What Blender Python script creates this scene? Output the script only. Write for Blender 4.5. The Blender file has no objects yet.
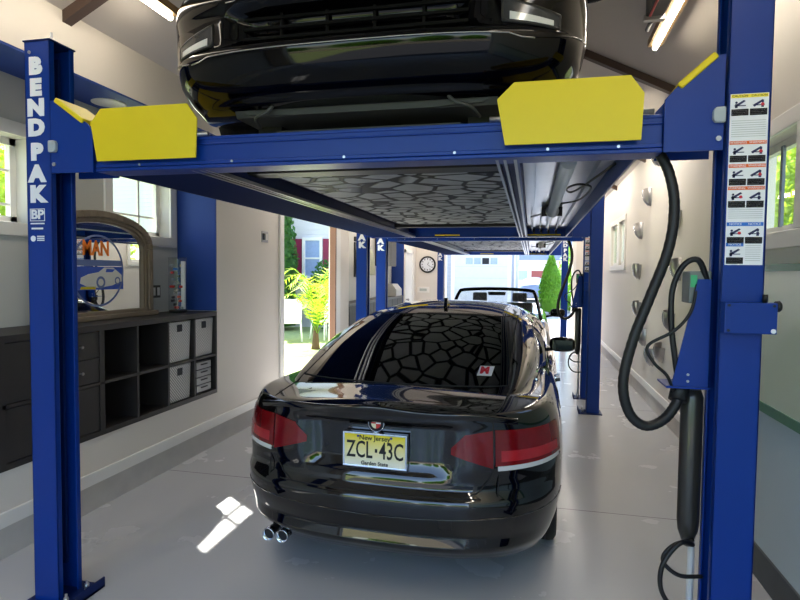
import bpy, bmesh, math, random
from mathutils import Vector, Matrix
from mathutils.bvhtree import BVHTree
random.seed(7)
scene = bpy.context.scene
COL = scene.collection
PI = math.pi

# ------------------------------------------------------------------ materials
def lin(c):
    return tuple(((v/255)/12.92 if v/255 <= .04045 else (((v/255)+.055)/1.055)**2.4) for v in c)
MATS = {}
def mat(name, rgb, rough=.5, metal=0, var=.06, scale=8, bump=0, coat=0, spec=.5, trans=0, ior=1.45, alpha=1, emit=0, subsurf=0):
    if name in MATS: return MATS[name]
    m = bpy.data.materials.new(name); m.use_nodes = True
    nt = m.node_tree; b = nt.nodes['Principled BSDF']
    r, g, bl = lin(rgb)
    tc = nt.nodes.new('ShaderNodeTexCoord'); nz = nt.nodes.new('ShaderNodeTexNoise')
    nz.inputs['Scale'].default_value = scale; nz.inputs['Detail'].default_value = 4
    nt.links.new(tc.outputs['Object'], nz.inputs['Vector'])
    mx = nt.nodes.new('ShaderNodeMix'); mx.data_type = 'RGBA'
    k = 1-var; mx.inputs[6].default_value = (r*k, g*k, bl*k, 1)
    k = 1+var; mx.inputs[7].default_value = (min(1, r*k), min(1, g*k), min(1, bl*k), 1)
    nt.links.new(nz.outputs['Fac'], mx.inputs[0]); nt.links.new(mx.outputs[2], b.inputs['Base Color'])
    b.inputs['Roughness'].default_value = rough; b.inputs['Metallic'].default_value = metal
    b.inputs['Specular IOR Level'].default_value = spec; b.inputs['Coat Weight'].default_value = coat
    b.inputs['Coat Roughness'].default_value = .02
    b.inputs['Transmission Weight'].default_value = trans; b.inputs['IOR'].default_value = ior
    b.inputs['Alpha'].default_value = alpha
    if emit:
        b.inputs['Emission Color'].default_value = (r, g, bl, 1); b.inputs['Emission Strength'].default_value = emit
    if bump:
        bp = nt.nodes.new('ShaderNodeBump'); bp.inputs['Strength'].default_value = bump; bp.inputs['Distance'].default_value = .01
        nt.links.new(nz.outputs['Fac'], bp.inputs['Height']); nt.links.new(bp.outputs[0], b.inputs['Normal'])
    MATS[name] = m
    return m
def node(m, t): return m.node_tree.nodes.new(t)
def link(m, a, b): m.node_tree.links.new(a, b)
def bsdf(m): return m.node_tree.nodes['Principled BSDF']

WALL = mat('warm_white_wall', (222,214,204), .6, var=.015, scale=3)
CEIL = mat('ceiling_white', (205,197,190), .7, var=.015, scale=3)
GABLE = mat('niche_grey', (196,194,188), .6, var=.02)
TRIMW = mat('trim_white', (232,228,222), .4, var=.01)
CONC = mat('kerb_concrete', (196,190,184), .8, var=.18, scale=5, bump=.3)
BEAMB = mat('brown_rafter', (84,66,58), .6, var=.15, scale=12)
BROWNJ = mat('brown_jamb', (122,84,66), .5, var=.1)
BLUEP = mat('blue_wall_panel', (24,60,136), .6, var=.05)
BLUE = mat('blue_powder_coat', (5,50,134), .34, var=.06, scale=4, spec=.35)
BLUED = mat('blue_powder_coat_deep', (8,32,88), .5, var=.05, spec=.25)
YEL = mat('yellow_paint', (220,198,16), .42, var=.05, scale=5)
STEEL = mat('galvanised_steel', (178,180,186), .28, metal=.9, var=.12, scale=6)
CHROME = mat('chrome', (215,218,224), .08, metal=1, var=.03)
BLACK = mat('black_paint', (3,3,4), .06, var=.02, spec=.3)
BLACK2 = mat('black_paint_coupe', (4,4,6), .08, var=.02, spec=.25, coat=1)
BLKPL = mat('black_plastic', (20,20,21), .45, var=.1)
GREYPL = mat('undertray_grey', (66,66,62), .6, var=.15)
RUBBER = mat('rubber', (22,22,23), .7, var=.1, scale=20)
HOSE = mat('hose_black', (26,26,28), .45, var=.1, scale=30)
TINT = mat('tinted_glass', (4,5,7), .02, var=0, spec=.6)
TAIL = mat('tail_red', (112,8,14), .18, coat=.35, var=.25, scale=18)
TAIL2 = mat('tail_red_light', (170,34,42), .18, coat=.35, var=.25, scale=18)
LENS = mat('lens_clear', (205,205,205), .12, coat=1, var=.1)
WHITE = mat('white_decal', (228,230,236), .5, var=.02)
DARK = mat('dark_ink', (24,24,30), .6, var=.05)
bsdf_ = lambda m: m.node_tree.nodes['Principled BSDF']
def thin_glass(name, k=.93, r=.0):
    m = bpy.data.materials.new(name); m.use_nodes = True; nt = m.node_tree; out = [n for n in nt.nodes if n.type == 'OUTPUT_MATERIAL'][0]
    nt.nodes.remove(nt.nodes['Principled BSDF'])
    t = nt.nodes.new('ShaderNodeBsdfTransparent'); t.inputs[0].default_value = (k, k*1.01, k, 1); g = nt.nodes.new('ShaderNodeBsdfGlossy'); g.inputs['Roughness'].default_value = r
    lw = nt.nodes.new('ShaderNodeLayerWeight'); lw.inputs[0].default_value = .5; pw = nt.nodes.new('ShaderNodeMath'); pw.operation = 'POWER'; pw.inputs[1].default_value = 4; nt.links.new(lw.outputs['Facing'], pw.inputs[0]); f = nt.nodes.new('ShaderNodeMath'); f.operation = 'MULTIPLY_ADD'; f.inputs[1].default_value = .6; f.inputs[2].default_value = .04; nt.links.new(pw.outputs[0], f.inputs[0]); mx = nt.nodes.new('ShaderNodeMixShader')
    nt.links.new(f.outputs[0], mx.inputs[0]); nt.links.new(t.outputs[0], mx.inputs[1]); nt.links.new(g.outputs[0], mx.inputs[2]); nt.links.new(mx.outputs[0], out.inputs[0])
    return m
GLASS = thin_glass('window_glass')
CABB = mat('black_brown_board', (44,40,39), .5, var=.12, scale=10)
CABI = mat('black_brown_inside', (22,20,20), .6, var=.1)
BASK = mat('white_weave', (214,212,208), .7, var=.05, scale=50)
FRAME = mat('weathered_wood', (120,105,88), .5, var=.18, scale=20, bump=.3)
MIRR = mat('mirror', (225,230,232), .01, metal=1, var=0)
ALU = mat('brushed_aluminium', (176,172,172), .32, metal=.85, var=.08)
bsdf(BLACK2).inputs['Coat IOR'].default_value = 1.56; bsdf(BLACK2).inputs['Coat Roughness'].default_value = .01
def floor_mat():
    m = mat('epoxy_floor', (186,186,188), .22, var=.05, scale=1.3); nt = m.node_tree; b = bsdf(m)
    tc = node(m, 'ShaderNodeTexCoord'); n2 = node(m, 'ShaderNodeTexNoise'); n2.inputs['Scale'].default_value = 2.2; n2.inputs['Detail'].default_value = 8
    link(m, tc.outputs['Object'], n2.inputs['Vector'])
    mr = node(m, 'ShaderNodeMapRange'); mr.inputs[3].default_value = .20; mr.inputs[4].default_value = .32
    link(m, n2.outputs['Fac'], mr.inputs[0]); link(m, mr.outputs[0], b.inputs['Roughness'])
    # saw-cut control joints running across the slab
    sp = node(m, 'ShaderNodeSeparateXYZ'); link(m, tc.outputs['Object'], sp.inputs[0])
    def near(sock, val, w):
        a = node(m, 'ShaderNodeMath'); a.operation = 'SUBTRACT'; link(m, sock, a.inputs[0]); a.inputs[1].default_value = val
        c = node(m, 'ShaderNodeMath'); c.operation = 'ABSOLUTE'; link(m, a.outputs[0], c.inputs[0])
        d = node(m, 'ShaderNodeMath'); d.operation = 'LESS_THAN'; link(m, c.outputs[0], d.inputs[0]); d.inputs[1].default_value = w
        return d.outputs[0]
    last = None
    for v in (4.0, 7.2, 10.4):
        s = near(sp.outputs['Y'], v, .004)
        if last is None: last = s
        else:
            a = node(m, 'ShaderNodeMath'); a.operation = 'MAXIMUM'; link(m, last, a.inputs[0]); link(m, s, a.inputs[1]); last = a.outputs[0]
    old = b.inputs['Base Color'].links[0].from_socket
    mx = node(m, 'ShaderNodeMix'); mx.data_type = 'RGBA'; link(m, last, mx.inputs[0]); link(m, old, mx.inputs[6])
    mx.inputs[7].default_value = (.12,.11,.11,1); link(m, mx.outputs[2], b.inputs['Base Color'])
    return m
FLOOR = floor_mat()
def cell_mat():
    m = mat('moulded_tray', (176,178,180), .5, var=.3, spec=.1)
    tc = node(m, 'ShaderNodeTexCoord'); v = node(m, 'ShaderNodeTexVoronoi'); v.feature = 'DISTANCE_TO_EDGE'; v.inputs['Scale'].default_value = 5.2
    link(m, tc.outputs['Object'], v.inputs['Vector'])
    r = node(m, 'ShaderNodeMapRange'); r.inputs[1].default_value = .045; r.inputs[2].default_value = .085; link(m, v.outputs['Distance'], r.inputs[0])
    b = bsdf(m); old = b.inputs['Base Color'].links[0].from_socket
    mx = node(m, 'ShaderNodeMix'); mx.data_type = 'RGBA'; link(m, r.outputs[0], mx.inputs[0]); mx.inputs[6].default_value = (.004,.004,.004,1); link(m, old, mx.inputs[7])
    link(m, mx.outputs[2], b.inputs['Base Color'])
    bp = node(m, 'ShaderNodeBump'); bp.inputs['Strength'].default_value = .8; bp.inputs['Distance'].default_value = .02
    link(m, r.outputs[0], bp.inputs['Height']); link(m, bp.outputs[0], b.inputs['Normal'])
    return m
CELL = cell_mat()
def weave():
    m = BASK; tc = node(m, 'ShaderNodeTexCoord'); ch = node(m, 'ShaderNodeTexChecker'); ch.inputs['Scale'].default_value = 75
    ch.inputs[1].default_value = (*lin((226,222,218)),1); ch.inputs[2].default_value = (*lin((150,146,142)),1)
    link(m, tc.outputs['Object'], ch.inputs[0]); link(m, ch.outputs[0], bsdf(m).inputs['Base Color'])
weave()
def siding(name, rgb, step):
    m = mat(name, rgb, .6, var=.02)
    tc = node(m, 'ShaderNodeTexCoord'); sp = node(m, 'ShaderNodeSeparateXYZ'); link(m, tc.outputs['Object'], sp.inputs[0])
    a = node(m, 'ShaderNodeMath'); a.operation = 'MODULO'; link(m, sp.outputs['Z'], a.inputs[0]); a.inputs[1].default_value = step
    bp = node(m, 'ShaderNodeBump'); bp.inputs['Distance'].default_value = .25; bp.inputs['Strength'].default_value = .7
    link(m, a.outputs[0], bp.inputs['Height']); link(m, bp.outputs[0], bsdf(m).inputs['Normal'])
    return m
SIDE = siding('white_siding', (206,204,212), .13)
SIDE2 = siding('stone_tan', (196,182,158), .3)
def plate_mat():
    m = mat('plate_face', (225,225,190), .35, var=.0)
    tc = node(m, 'ShaderNodeTexCoord'); sp = node(m, 'ShaderNodeSeparateXYZ'); link(m, tc.outputs['Object'], sp.inputs[0])
    r = node(m, 'ShaderNodeMapRange'); r.inputs[1].default_value = .655; r.inputs[2].default_value = .80; link(m, sp.outputs['Z'], r.inputs[0])
    mx = node(m, 'ShaderNodeMix'); mx.data_type = 'RGBA'; link(m, r.outputs[0], mx.inputs[0])
    mx.inputs[6].default_value = (*lin((236,234,220)),1); mx.inputs[7].default_value = (*lin((228,208,40)),1)
    link(m, mx.outputs[2], bsdf(m).inputs['Base Color'])
    return m
PLATE = plate_mat()
GRASS = mat('lawn', (146,158,96), .9, var=.35, scale=9, bump=.5)
PAVE = mat('pale_driveway', (168,166,166), .8, var=.05, scale=2)
def leafmat(name, rgb):
    m = mat(name, rgb, .55, var=.35, scale=6)
    b = bsdf(m); t = node(m, 'ShaderNodeBsdfTranslucent'); t.inputs[0].default_value = (*[min(1, c*1.5) for c in lin(rgb)],1)
    mx = node(m, 'ShaderNodeMixShader'); mx.inputs[0].default_value = .4
    out = [n for n in m.node_tree.nodes if n.type == 'OUTPUT_MATERIAL'][0]
    link(m, b.outputs[0], mx.inputs[1]); link(m, t.outputs[0], mx.inputs[2]); link(m, mx.outputs[0], out.inputs[0])
    return m
LEAF1 = leafmat('leaf_dark', (58,104,40)); LEAF2 = leafmat('leaf_bright', (112,160,44)); LEAF3 = leafmat('leaf_yellow', (170,190,50))
BARK = mat('bark', (92,72,52), .9, var=.2, bump=.5)

# ------------------------------------------------------------------ mesh helpers
class MB:
    def __init__(s): s.bm = bmesh.new(); s.mi = 0; s.sm = False
    def _f(s, vs):
        try: f = s.bm.faces.new(vs)
        except ValueError: return
        f.material_index = s.mi; f.smooth = s.sm
    def box(s, x0, x1, y0, y1, z0, z1):
        x0, x1 = sorted((x0,x1)); y0, y1 = sorted((y0,y1)); z0, z1 = sorted((z0,z1))
        v = [s.bm.verts.new(p) for p in ((x0,y0,z0),(x1,y0,z0),(x1,y1,z0),(x0,y1,z0),(x0,y0,z1),(x1,y0,z1),(x1,y1,z1),(x0,y1,z1))]
        for q in ((3,2,1,0),(4,5,6,7),(0,1,5,4),(1,2,6,5),(2,3,7,6),(3,0,4,7)): s._f([v[i] for i in q])
        return s
    def prism(s, poly, a0, a1, axis='y'):
        # poly in the plane of the two other axes, extruded along axis
        def P(p, a):
            return {'y': (p[0], a, p[1]), 'x': (a, p[0], p[1]), 'z': (p[0], p[1], a)}[axis]
        A = [s.bm.verts.new(P(p, a0)) for p in poly]; B = [s.bm.verts.new(P(p, a1)) for p in poly]
        n = len(poly); s._f(A[::-1]); s._f(B)
        for i in range(n): s._f([A[i], A[(i+1) % n], B[(i+1) % n], B[i]])
        return s
    def tube(s, pts, r, n=10, cap=True):
        sm = s.sm; s.sm = True
        pts = [Vector(p) for p in pts]; rings = []; up = None
        for i, p in enumerate(pts):
            t = (pts[min(i+1, len(pts)-1)]-pts[max(i-1, 0)]).normalized()
            if up is None: up = t.orthogonal().normalized()
            up = (up - t*up.dot(t)).normalized(); sd = t.cross(up)
            rr = r[i] if isinstance(r, (list, tuple)) else r
            rings.append([s.bm.verts.new(p+up*rr*math.cos(2*PI*k/n)+sd*rr*math.sin(2*PI*k/n)) for k in range(n)])
        for a, b in zip(rings, rings[1:]):
            for k in range(n): s._f([a[k], a[(k+1) % n], b[(k+1) % n], b[k]])
        s.sm = False
        if cap: s._f(rings[0][::-1]); s._f(rings[-1])
        s.sm = sm
        return s
    def lathe(s, prof, c=(0,0,0), axis='z', n=24, cap=True):
        # prof: (radius, along)
        sm = s.sm; s.sm = True; rings = []
        for r, h in prof:
            ring = []
            for k in range(n):
                a = 2*PI*k/n; u, v = r*math.cos(a), r*math.sin(a)
                p = {'z': (u, v, h), 'x': (h, u, v), 'y': (v, h, u)}[axis]
                ring.append(s.bm.verts.new((c[0]+p[0], c[1]+p[1], c[2]+p[2])))
            rings.append(ring)
        for a, b in zip(rings, rings[1:]):
            for k in range(n): s._f([a[k], a[(k+1) % n], b[(k+1) % n], b[k]])
        s.sm = False
        if cap: s._f(rings[0][::-1]); s._f(rings[-1])
        s.sm = sm
        return s
    def grid(s, P, flip=False):
        rows = [[s.bm.verts.new(p) for p in row] for row in P]
        for a, b in zip(rows, rows[1:]):
            for k in range(len(a)-1):
                q = [a[k], a[k+1], b[k+1], b[k]]
                s._f(q[::-1] if flip else q)
        return rows
    def build(s, name, mats, parent=None, bevel=0, loc=None):
        bmesh.ops.remove_doubles(s.bm, verts=s.bm.verts, dist=1e-5) if s.sm else None
        me = bpy.data.meshes.new(name); s.bm.to_mesh(me); s.bm.free()
        if not isinstance(mats, (list, tuple)): mats = [mats]
        for m in mats: me.materials.append(m)
        o = bpy.data.objects.new(name, me); COL.objects.link(o)
        if parent: o.parent = parent
        if loc: o.location = loc
        if bevel:
            b = o.modifiers.new('bevel', 'BEVEL'); b.width = bevel; b.segments = 2; b.limit_method = 'ANGLE'
        return o
def box(name, m, x0, x1, y0, y1, z0, z1, parent=None, bevel=0): return MB().box(x0,x1,y0,y1,z0,z1).build(name, m, parent, bevel)
def struct(o): o['kind'] = 'structure'; return o
def tag(o, label, cat, group=None, kind=None):
    o['label'] = label; o['category'] = cat
    if group: o['group'] = group
    if kind: o['kind'] = kind
    return o
def thing(name, label, cat, loc=(0,0,0), group=None, rz=0):
    o = bpy.data.objects.new(name, None); COL.objects.link(o); o.location = loc; o.rotation_euler = (0,0,rz); o.empty_display_size = .1
    return tag(o, label, cat, group)
def tree_copy(o, parent=None):
    c = o.copy(); COL.objects.link(c)
    if parent: c.parent = parent
    for ch in list(o.children): tree_copy(ch, c)
    return c
def text(name, s, size, loc, m, parent=None, rot=(PI/2,0,0), bold=0, sx=1, depth=.0008, align='CENTER'):
    cu = bpy.data.curves.new(name, 'FONT'); cu.body = s; cu.size = size; cu.align_x = align; cu.align_y = 'CENTER'; cu.extrude = depth; cu.offset = bold; cu.resolution_u = 3
    t = bpy.data.objects.new(name, cu); COL.objects.link(t)
    bpy.context.view_layer.update()
    me = bpy.data.meshes.new_from_object(t.evaluated_get(bpy.context.evaluated_depsgraph_get()))
    bpy.data.objects.remove(t)
    me.materials.clear(); me.materials.append(m)
    o = bpy.data.objects.new(name, me); COL.objects.link(o); o.location = loc; o.rotation_euler = rot; o.scale = (sx,1,1)
    if parent: o.parent = parent
    return o
def spline(pts, n=8):
    out = []; P = [Vector(p) for p in pts]; P = [2*P[0]-P[1]]+P+[2*P[-1]-P[-2]]
    for i in range(1, len(P)-2):
        for k in range(n):
            t = k/n; a, b, c, d = P[i-1:i+3]
            out.append(.5*((2*b)+(c-a)*t+(2*a-5*b+4*c-d)*t*t+(3*b-a-3*c+d)*t**3))
    out.append(P[-2]); return out
def interp(tab, x):
    if x <= tab[0][0]: return tab[0][1]
    for (a, va), (b, vb) in zip(tab, tab[1:]):
        if x <= b:
            t = (x-a)/(b-a); t = t*t*(3-2*t) if len(tab) > 2 else t
            return va+(vb-va)*t
    return tab[-1][1]
def lerp1(tab, x):
    if x <= tab[0][0]: return tab[0][1]
    for (a, va), (b, vb) in zip(tab, tab[1:]):
        if x <= b: return va+(vb-va)*(x-a)/(b-a)
    return tab[-1][1]

# ------------------------------------------------------------------ the room
XL, XR, XN, XF = -2.815, 1.45, -3.213, -3.10
Y0, Y1 = -1.3, 14.0
EZ, RX, RZ = 3.18, -.68, 4.24
struct(box('floor', FLOOR, -3.6, 1.9, Y0-.3, Y1+.25, -.12, 0))
w = MB()                                    # left wall with its two niches and side doorway
for (a, b, z0, z1, x) in ((Y0,6.09,.175,.483,XN),(4.735,6.09,.483,EZ,XN),(Y0,4.735,2.835,EZ,XN),(6.09,7.98,2.6,EZ,-2.9),(7.98,8.63,.175,EZ,-2.9),(8.63,12.63,.175,.483,XF),(8.63,12.63,2.835,EZ,XF),(12.63,Y1,.175,EZ,XF)):
    w.box(x, XL, a, b, z0, z1)
struct(w.build('wall_left', WALL))
# niche backs, with the two window holes of the near niche
def wall_holes(x0, x1, ya, yb, za, zb, holes):
    m = MB(); y = ya
    for (a, b, c, d) in holes:
        m.box(x0, x1, y, a, za, zb); m.box(x0, x1, a, b, za, c); m.box(x0, x1, a, b, d, zb); y = b
    m.box(x0, x1, y, yb, za, zb); return m
W1, W2 = (2.36,3.12,1.9,2.45), (3.87,4.60,1.9,2.68)
struct(wall_holes(-3.36, XN, Y0, 6.09, .0, EZ, [W1, W2]).build('wall_niche_back', GABLE))
struct(box('wall_niche_back_far', GABLE, -3.14, XF, 8.6, Y1, 0, EZ))
struct(box('wall_near_left', WALL, XN, -2.75, Y0-.2, Y0, 0, EZ))
struct(box('trim_1', BLUEP, XN, XL-.002, 4.722, 4.735, 1.24, 2.833))       # blue end panel of the near niche
struct(box('trim_2', BLUEP, XN, XL-.002, Y0, 4.72, 2.822, 2.835))           # blue soffit
struct(box('trim_3', BLUEP, XF, XL-.002, 12.617, 12.63, .483, 2.833))
struct(box('trim_4', BLUEP, XF, XL-.002, 8.63, 12.61, 2.822, 2.835))
k = MB(); k.box(-3.36, XL+.002, Y0, 6.09, 0, .175); k.box(-2.9, XL+.002, 7.98, 8.6, 0, .175); k.box(-3.14, XL+.002, 8.6, Y1, 0, .175)
struct(k.build('trim_5', CONC))
b = MB(); b.box(XL, XL+.018, Y0, 6.09, .178, .262); b.box(XL, XL+.018, 7.98, Y1, .178, .262)
struct(b.build('baseboard_left', TRIMW, bevel=.004))
struct(box('wall_left_lawn_sill', TRIMW, -3.36, XL, 6.09, 7.98, -.1, .004))
# brown jamb and white casing of the side doorway
d = MB(); d.box(-2.88, XL+.02, 7.93, 7.98, 0, 2.6); d.box(-2.9, XL+.02, 6.09, 7.98, 2.5, 2.6); struct(d.build('trim_6', BROWNJ))
d = MB(); d.box(-3.36, XL+.02, 6.06, 6.16, 0, 2.5); struct(d.build('trim_7', TRIMW))
d = MB(); d.box(XL, XL+.022, 7.98, 8.16, .262, 2.5); struct(d.build('trim_8', TRIMW))
# right wall: near bay 0.23 m proud with a window, the long wall behind it with the small double window
NR = 1.22
struct(wall_holes(NR, 1.36, Y0, 4.2, .175, EZ, [(3.06,3.86,1.83,2.33)]).build('wall_right_bay', WALL))
struct(wall_holes(XR, 1.54, 4.2, Y1, .175, EZ, [(9.72,10.32,1.78,2.5),(10.5,11.3,1.78,2.5)]).build('wall_right', WALL))
k = MB(); k.box(NR+.005, 1.36, Y0, 4.195, 0, .175); k.box(XR-.002, 1.54, 4.2, Y1, 0, .175); struct(k.build('trim_9', CONC))
b = MB(); b.box(XR-.018, XR, 4.2, Y1, .178, .262); struct(b.build('baseboard_right', TRIMW, bevel=.004))
# far wall round the drive-out opening
f = MB(); f.box(-3.2, -2.1, Y1, Y1+.2, 0, EZ); f.box(.98, 1.5, Y1, Y1+.2, 0, EZ); f.box(-2.1, .98, Y1, Y1+.2, 2.5, EZ)
f.prism([(-3.2,EZ),(1.75,EZ),(RX,RZ+.1)], Y1, Y1+.2); struct(f.build('wall_far', WALL))
f = MB(); f.box(-2.14, -2.06, Y1-.02, Y1+.2, 0, 2.5); f.box(.94, 1.02, Y1-.02, Y1+.2, 0, 2.5); struct(f.build('trim_10', TRIMW))
# near wall behind the photographer: a wide drive-in opening
f = MB(); f.box(1.2, 1.75, Y0-.2, Y0, 0, EZ); f.box(-2.75, 1.2, Y0-.2, Y0, 3.05, EZ); f.prism([(-3.2,EZ),(1.75,EZ),(RX,RZ+.1)], Y0-.2, Y0)
struct(f.build('wall_near', WALL))
c = MB()
c.prism([(XN-.3,EZ-.005),(XL,EZ),(RX,RZ),(XR,EZ),(1.75,EZ-.005),(1.75,EZ+.1),(RX,RZ+.18),(XN-.3,EZ+.1)], Y0-.2, Y1+.2)
struct(c.build('ceiling', CEIL))
pl, pr = (RZ-EZ)/(RX-XL), (RZ-EZ)/(XR-RX)
for i, y in enumerate((.45, 3.03, 5.62, 8.2, 10.8, 13.3)):
    m = MB()
    m.prism([(XL,EZ-.07),(RX,RZ-.07),(XR,EZ-.07),(XR,EZ+.02),(RX,RZ+.02),(XL,EZ+.02)], y-.035, y+.035)
    struct(m.build('trim_%d' % (11+i), BEAMB))
# windows
def window(name, x, ya, yb, za, zb, side, muntins=True, deep=.12):
    # side +1: room lies towards +x
    fr = MB(); t = .045; xi = x-side*deep
    for (a, b, c, d_) in ((ya,yb,za,za+t),(ya,yb,zb-t,zb),(ya,ya+t,za,zb),(yb-t,yb,za,zb)): fr.box(xi-.02, xi+.02, a, b, c, d_)
    root = fr.build(name, TRIMW); struct(root)
    if muntins:
        g = MB(); ym = yb-(yb-ya)*.36
        g.box(xi-.008, xi+.008, ym-.01, ym+.01, za+t, zb-t)
        for q in (.22, .62): g.box(xi-.008, xi+.008, ya+t, yb-t, za+(zb-za)*q-.008, za+(zb-za)*q+.008)
        g.build('muntin', TRIMW, root)
    MB().box(xi-.004, xi+.004, ya+t, yb-t, za+t, zb-t).build('pane', GLASS, root)
    cs = MB(); q = .085
    for (a, b, c, d_) in ((ya-q,yb+q,za-q,za),(ya-q,yb+q,zb,zb+q),(ya-q,ya,za,zb),(yb,yb+q,za,zb)): cs.box(x, x+side*.02, a, b, c, d_)
    cs.build('casing', TRIMW, root, bevel=.004)
    return root
window('window_1', XN, *W1, 1); window('window_2', XN, *W2, 1)
struct(box('wall_right_return', WALL, 1.36, XR, 4.16, 4.2, 0, EZ)); window('window_3', NR, 3.06, 3.86, 1.83, 2.33, -1, False, deep=.10)
w4 = window('window_4', XR, 9.72, 10.32, 1.78, 2.5, -1, False, deep=.05); w5 = window('window_5', XR, 10.5, 11.3, 1.78, 2.5, -1, False, deep=.05)
h = MB().box(XN-.10, XN-.07, 4.52, 4.545, 1.97, 2.09).build('latch_handle', TRIMW, bpy.data.objects['window_2'])
# slanting sash stay seen across the right window
box('sash_stay', mat('grey_sash',(120,128,138),.4), NR+.07, NR+.085, 3.44, 3.47, 1.87, 2.3, bpy.data.objects['window_3'])
# pale green glazed panel along the near right bay
gp = thing('glass_panel', 'pale green glossy panel with dark green edges along the wall behind the right post', 'panel')
GRN = mat('pale_green_panel', (214,226,206), .2, var=.08, scale=1.5, coat=.4); GRE = mat('green_panel_edge', (96,140,120), .2, var=.05)
LOWP = mat('lower_panel_blue_grey', (186,206,216), .2, var=.05, coat=.3, scale=2)
MB().box(NR-.03, NR-.004, -.8, 4.18, .95, 1.66).build('upper_sheet', GRN, gp)
MB().box(NR-.034, NR-.004, -.8, 4.18, 1.63, 1.665).build('top_edge', GRE, gp)
MB().box(NR-.036, NR-.004, -.8, 4.18, .90, .95).build('middle_edge', GRE, gp)
MB().box(NR-.028, NR-.004, -.8, 4.18, .19, .90).build('lower_sheet', LOWP, gp)
MB().box(NR-.02, NR-.004, -.8, 4.18, .0, .17).build('kerb_strip', mat('kerb_strip_grey', (96,98,98), .7, var=.15), gp)  # the dark kerb below the panel, built as its foot
MB().box(NR-.024, NR-.004, -.8, 4.18, .17, .19).build('foot_ledge', mat('foot_ledge_grey', (120,122,122), .6), gp)
# far left door
dr = MB().box(XL-.05, XL+.012, 12.74, 13.5, .0, 2.08).build('door_1', TRIMW); struct(dr)
m = MB(); m.box(XL, XL+.03, 12.66, 12.74, 0, 2.15).box(XL, XL+.03, 13.5, 13.58, 0, 2.15).box(XL, XL+.03, 12.66, 13.58, 2.08, 2.15); m.build('door_frame', TRIMW, dr)
MB().lathe([(.012,0),(.012,.04),(.028,.05),(.028,.07),(.01,.08)], (XL+.012,12.82,1.0), 'x').build('door_knob', ALU, dr)

# ------------------------------------------------------------------ lift
def post(lift, sx, x_in, y, ydir, name_text=False):
    # C-shaped column: web at the outer side, opening towards the bay; sx=+1 opens to +x
    x_out = x_in - sx*.139; yb = y+ydir*.145
    m = MB(); t = .008
    m.box(x_out, x_in, y, y+ydir*t, 0, 2.648); m.box(x_out, x_out+sx*t, y, yb, 0, 2.648); m.box(x_out, x_in, yb-ydir*t, yb, 0, 2.648)
    m.box(x_in-sx*t, x_in, y, y+ydir*.028, 0, 2.648); m.box(x_in-sx*t, x_in, yb-ydir*.028, yb, 0, 2.648)
    p = m.build('post', BLUE, lift, bevel=.003)
    MB().box(x_out-.004*sx, x_in+sx*.006, y-ydir*.004, yb+ydir*.004, 2.648, 2.654).build('cap_plate', BLUED, p)
    bp = MB(); bp.box(x_out-sx*.03, x_in+sx*.09, y-ydir*.03, yb+ydir*.05, 0, .012).box(x_in+sx*.082, x_in+sx*.09, y-ydir*.03, yb+ydir*.05, 0, .05); bp.build('base_plate', BLUED, p)
    for (dx, dy) in ((.04,.0),(.04,.13)):
        MB().lathe([(.012,0),(.012,.03),(.006,.032),(.006,.05)], (x_in+sx*dx, y+ydir*dy, .012), 'z', 10).build('anchor_bolt', STEEL, p)
    rod = MB().tube([(x_in-sx*.03, y+ydir*.045, 2.0), (x_in-sx*.03, y+ydir*.045, 2.70)], .006, 8).build('cable_stud', STEEL, p)
    ld = MB()
    ld.box(x_in-sx*.075, x_in-sx*.05, y+ydir*.10, y+ydir*.115, .15, 2.6); ld.build('safety_ladder', BLUED, p)
    MB().lathe([(.008,0),(.008,-.004)], (x_out+sx*.03, y, 2.60), 'y', 10).build('bolt_head', STEEL, p)
    return p
def letters(p, x, y, zs, cw=.06, chars='BENDPAK', size=.098):
    for ch, z in zip(chars, zs): text('letter', ch, size, (x, y-.0015, z), WHITE, p, bold=.0075, sx=1.2)
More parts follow.
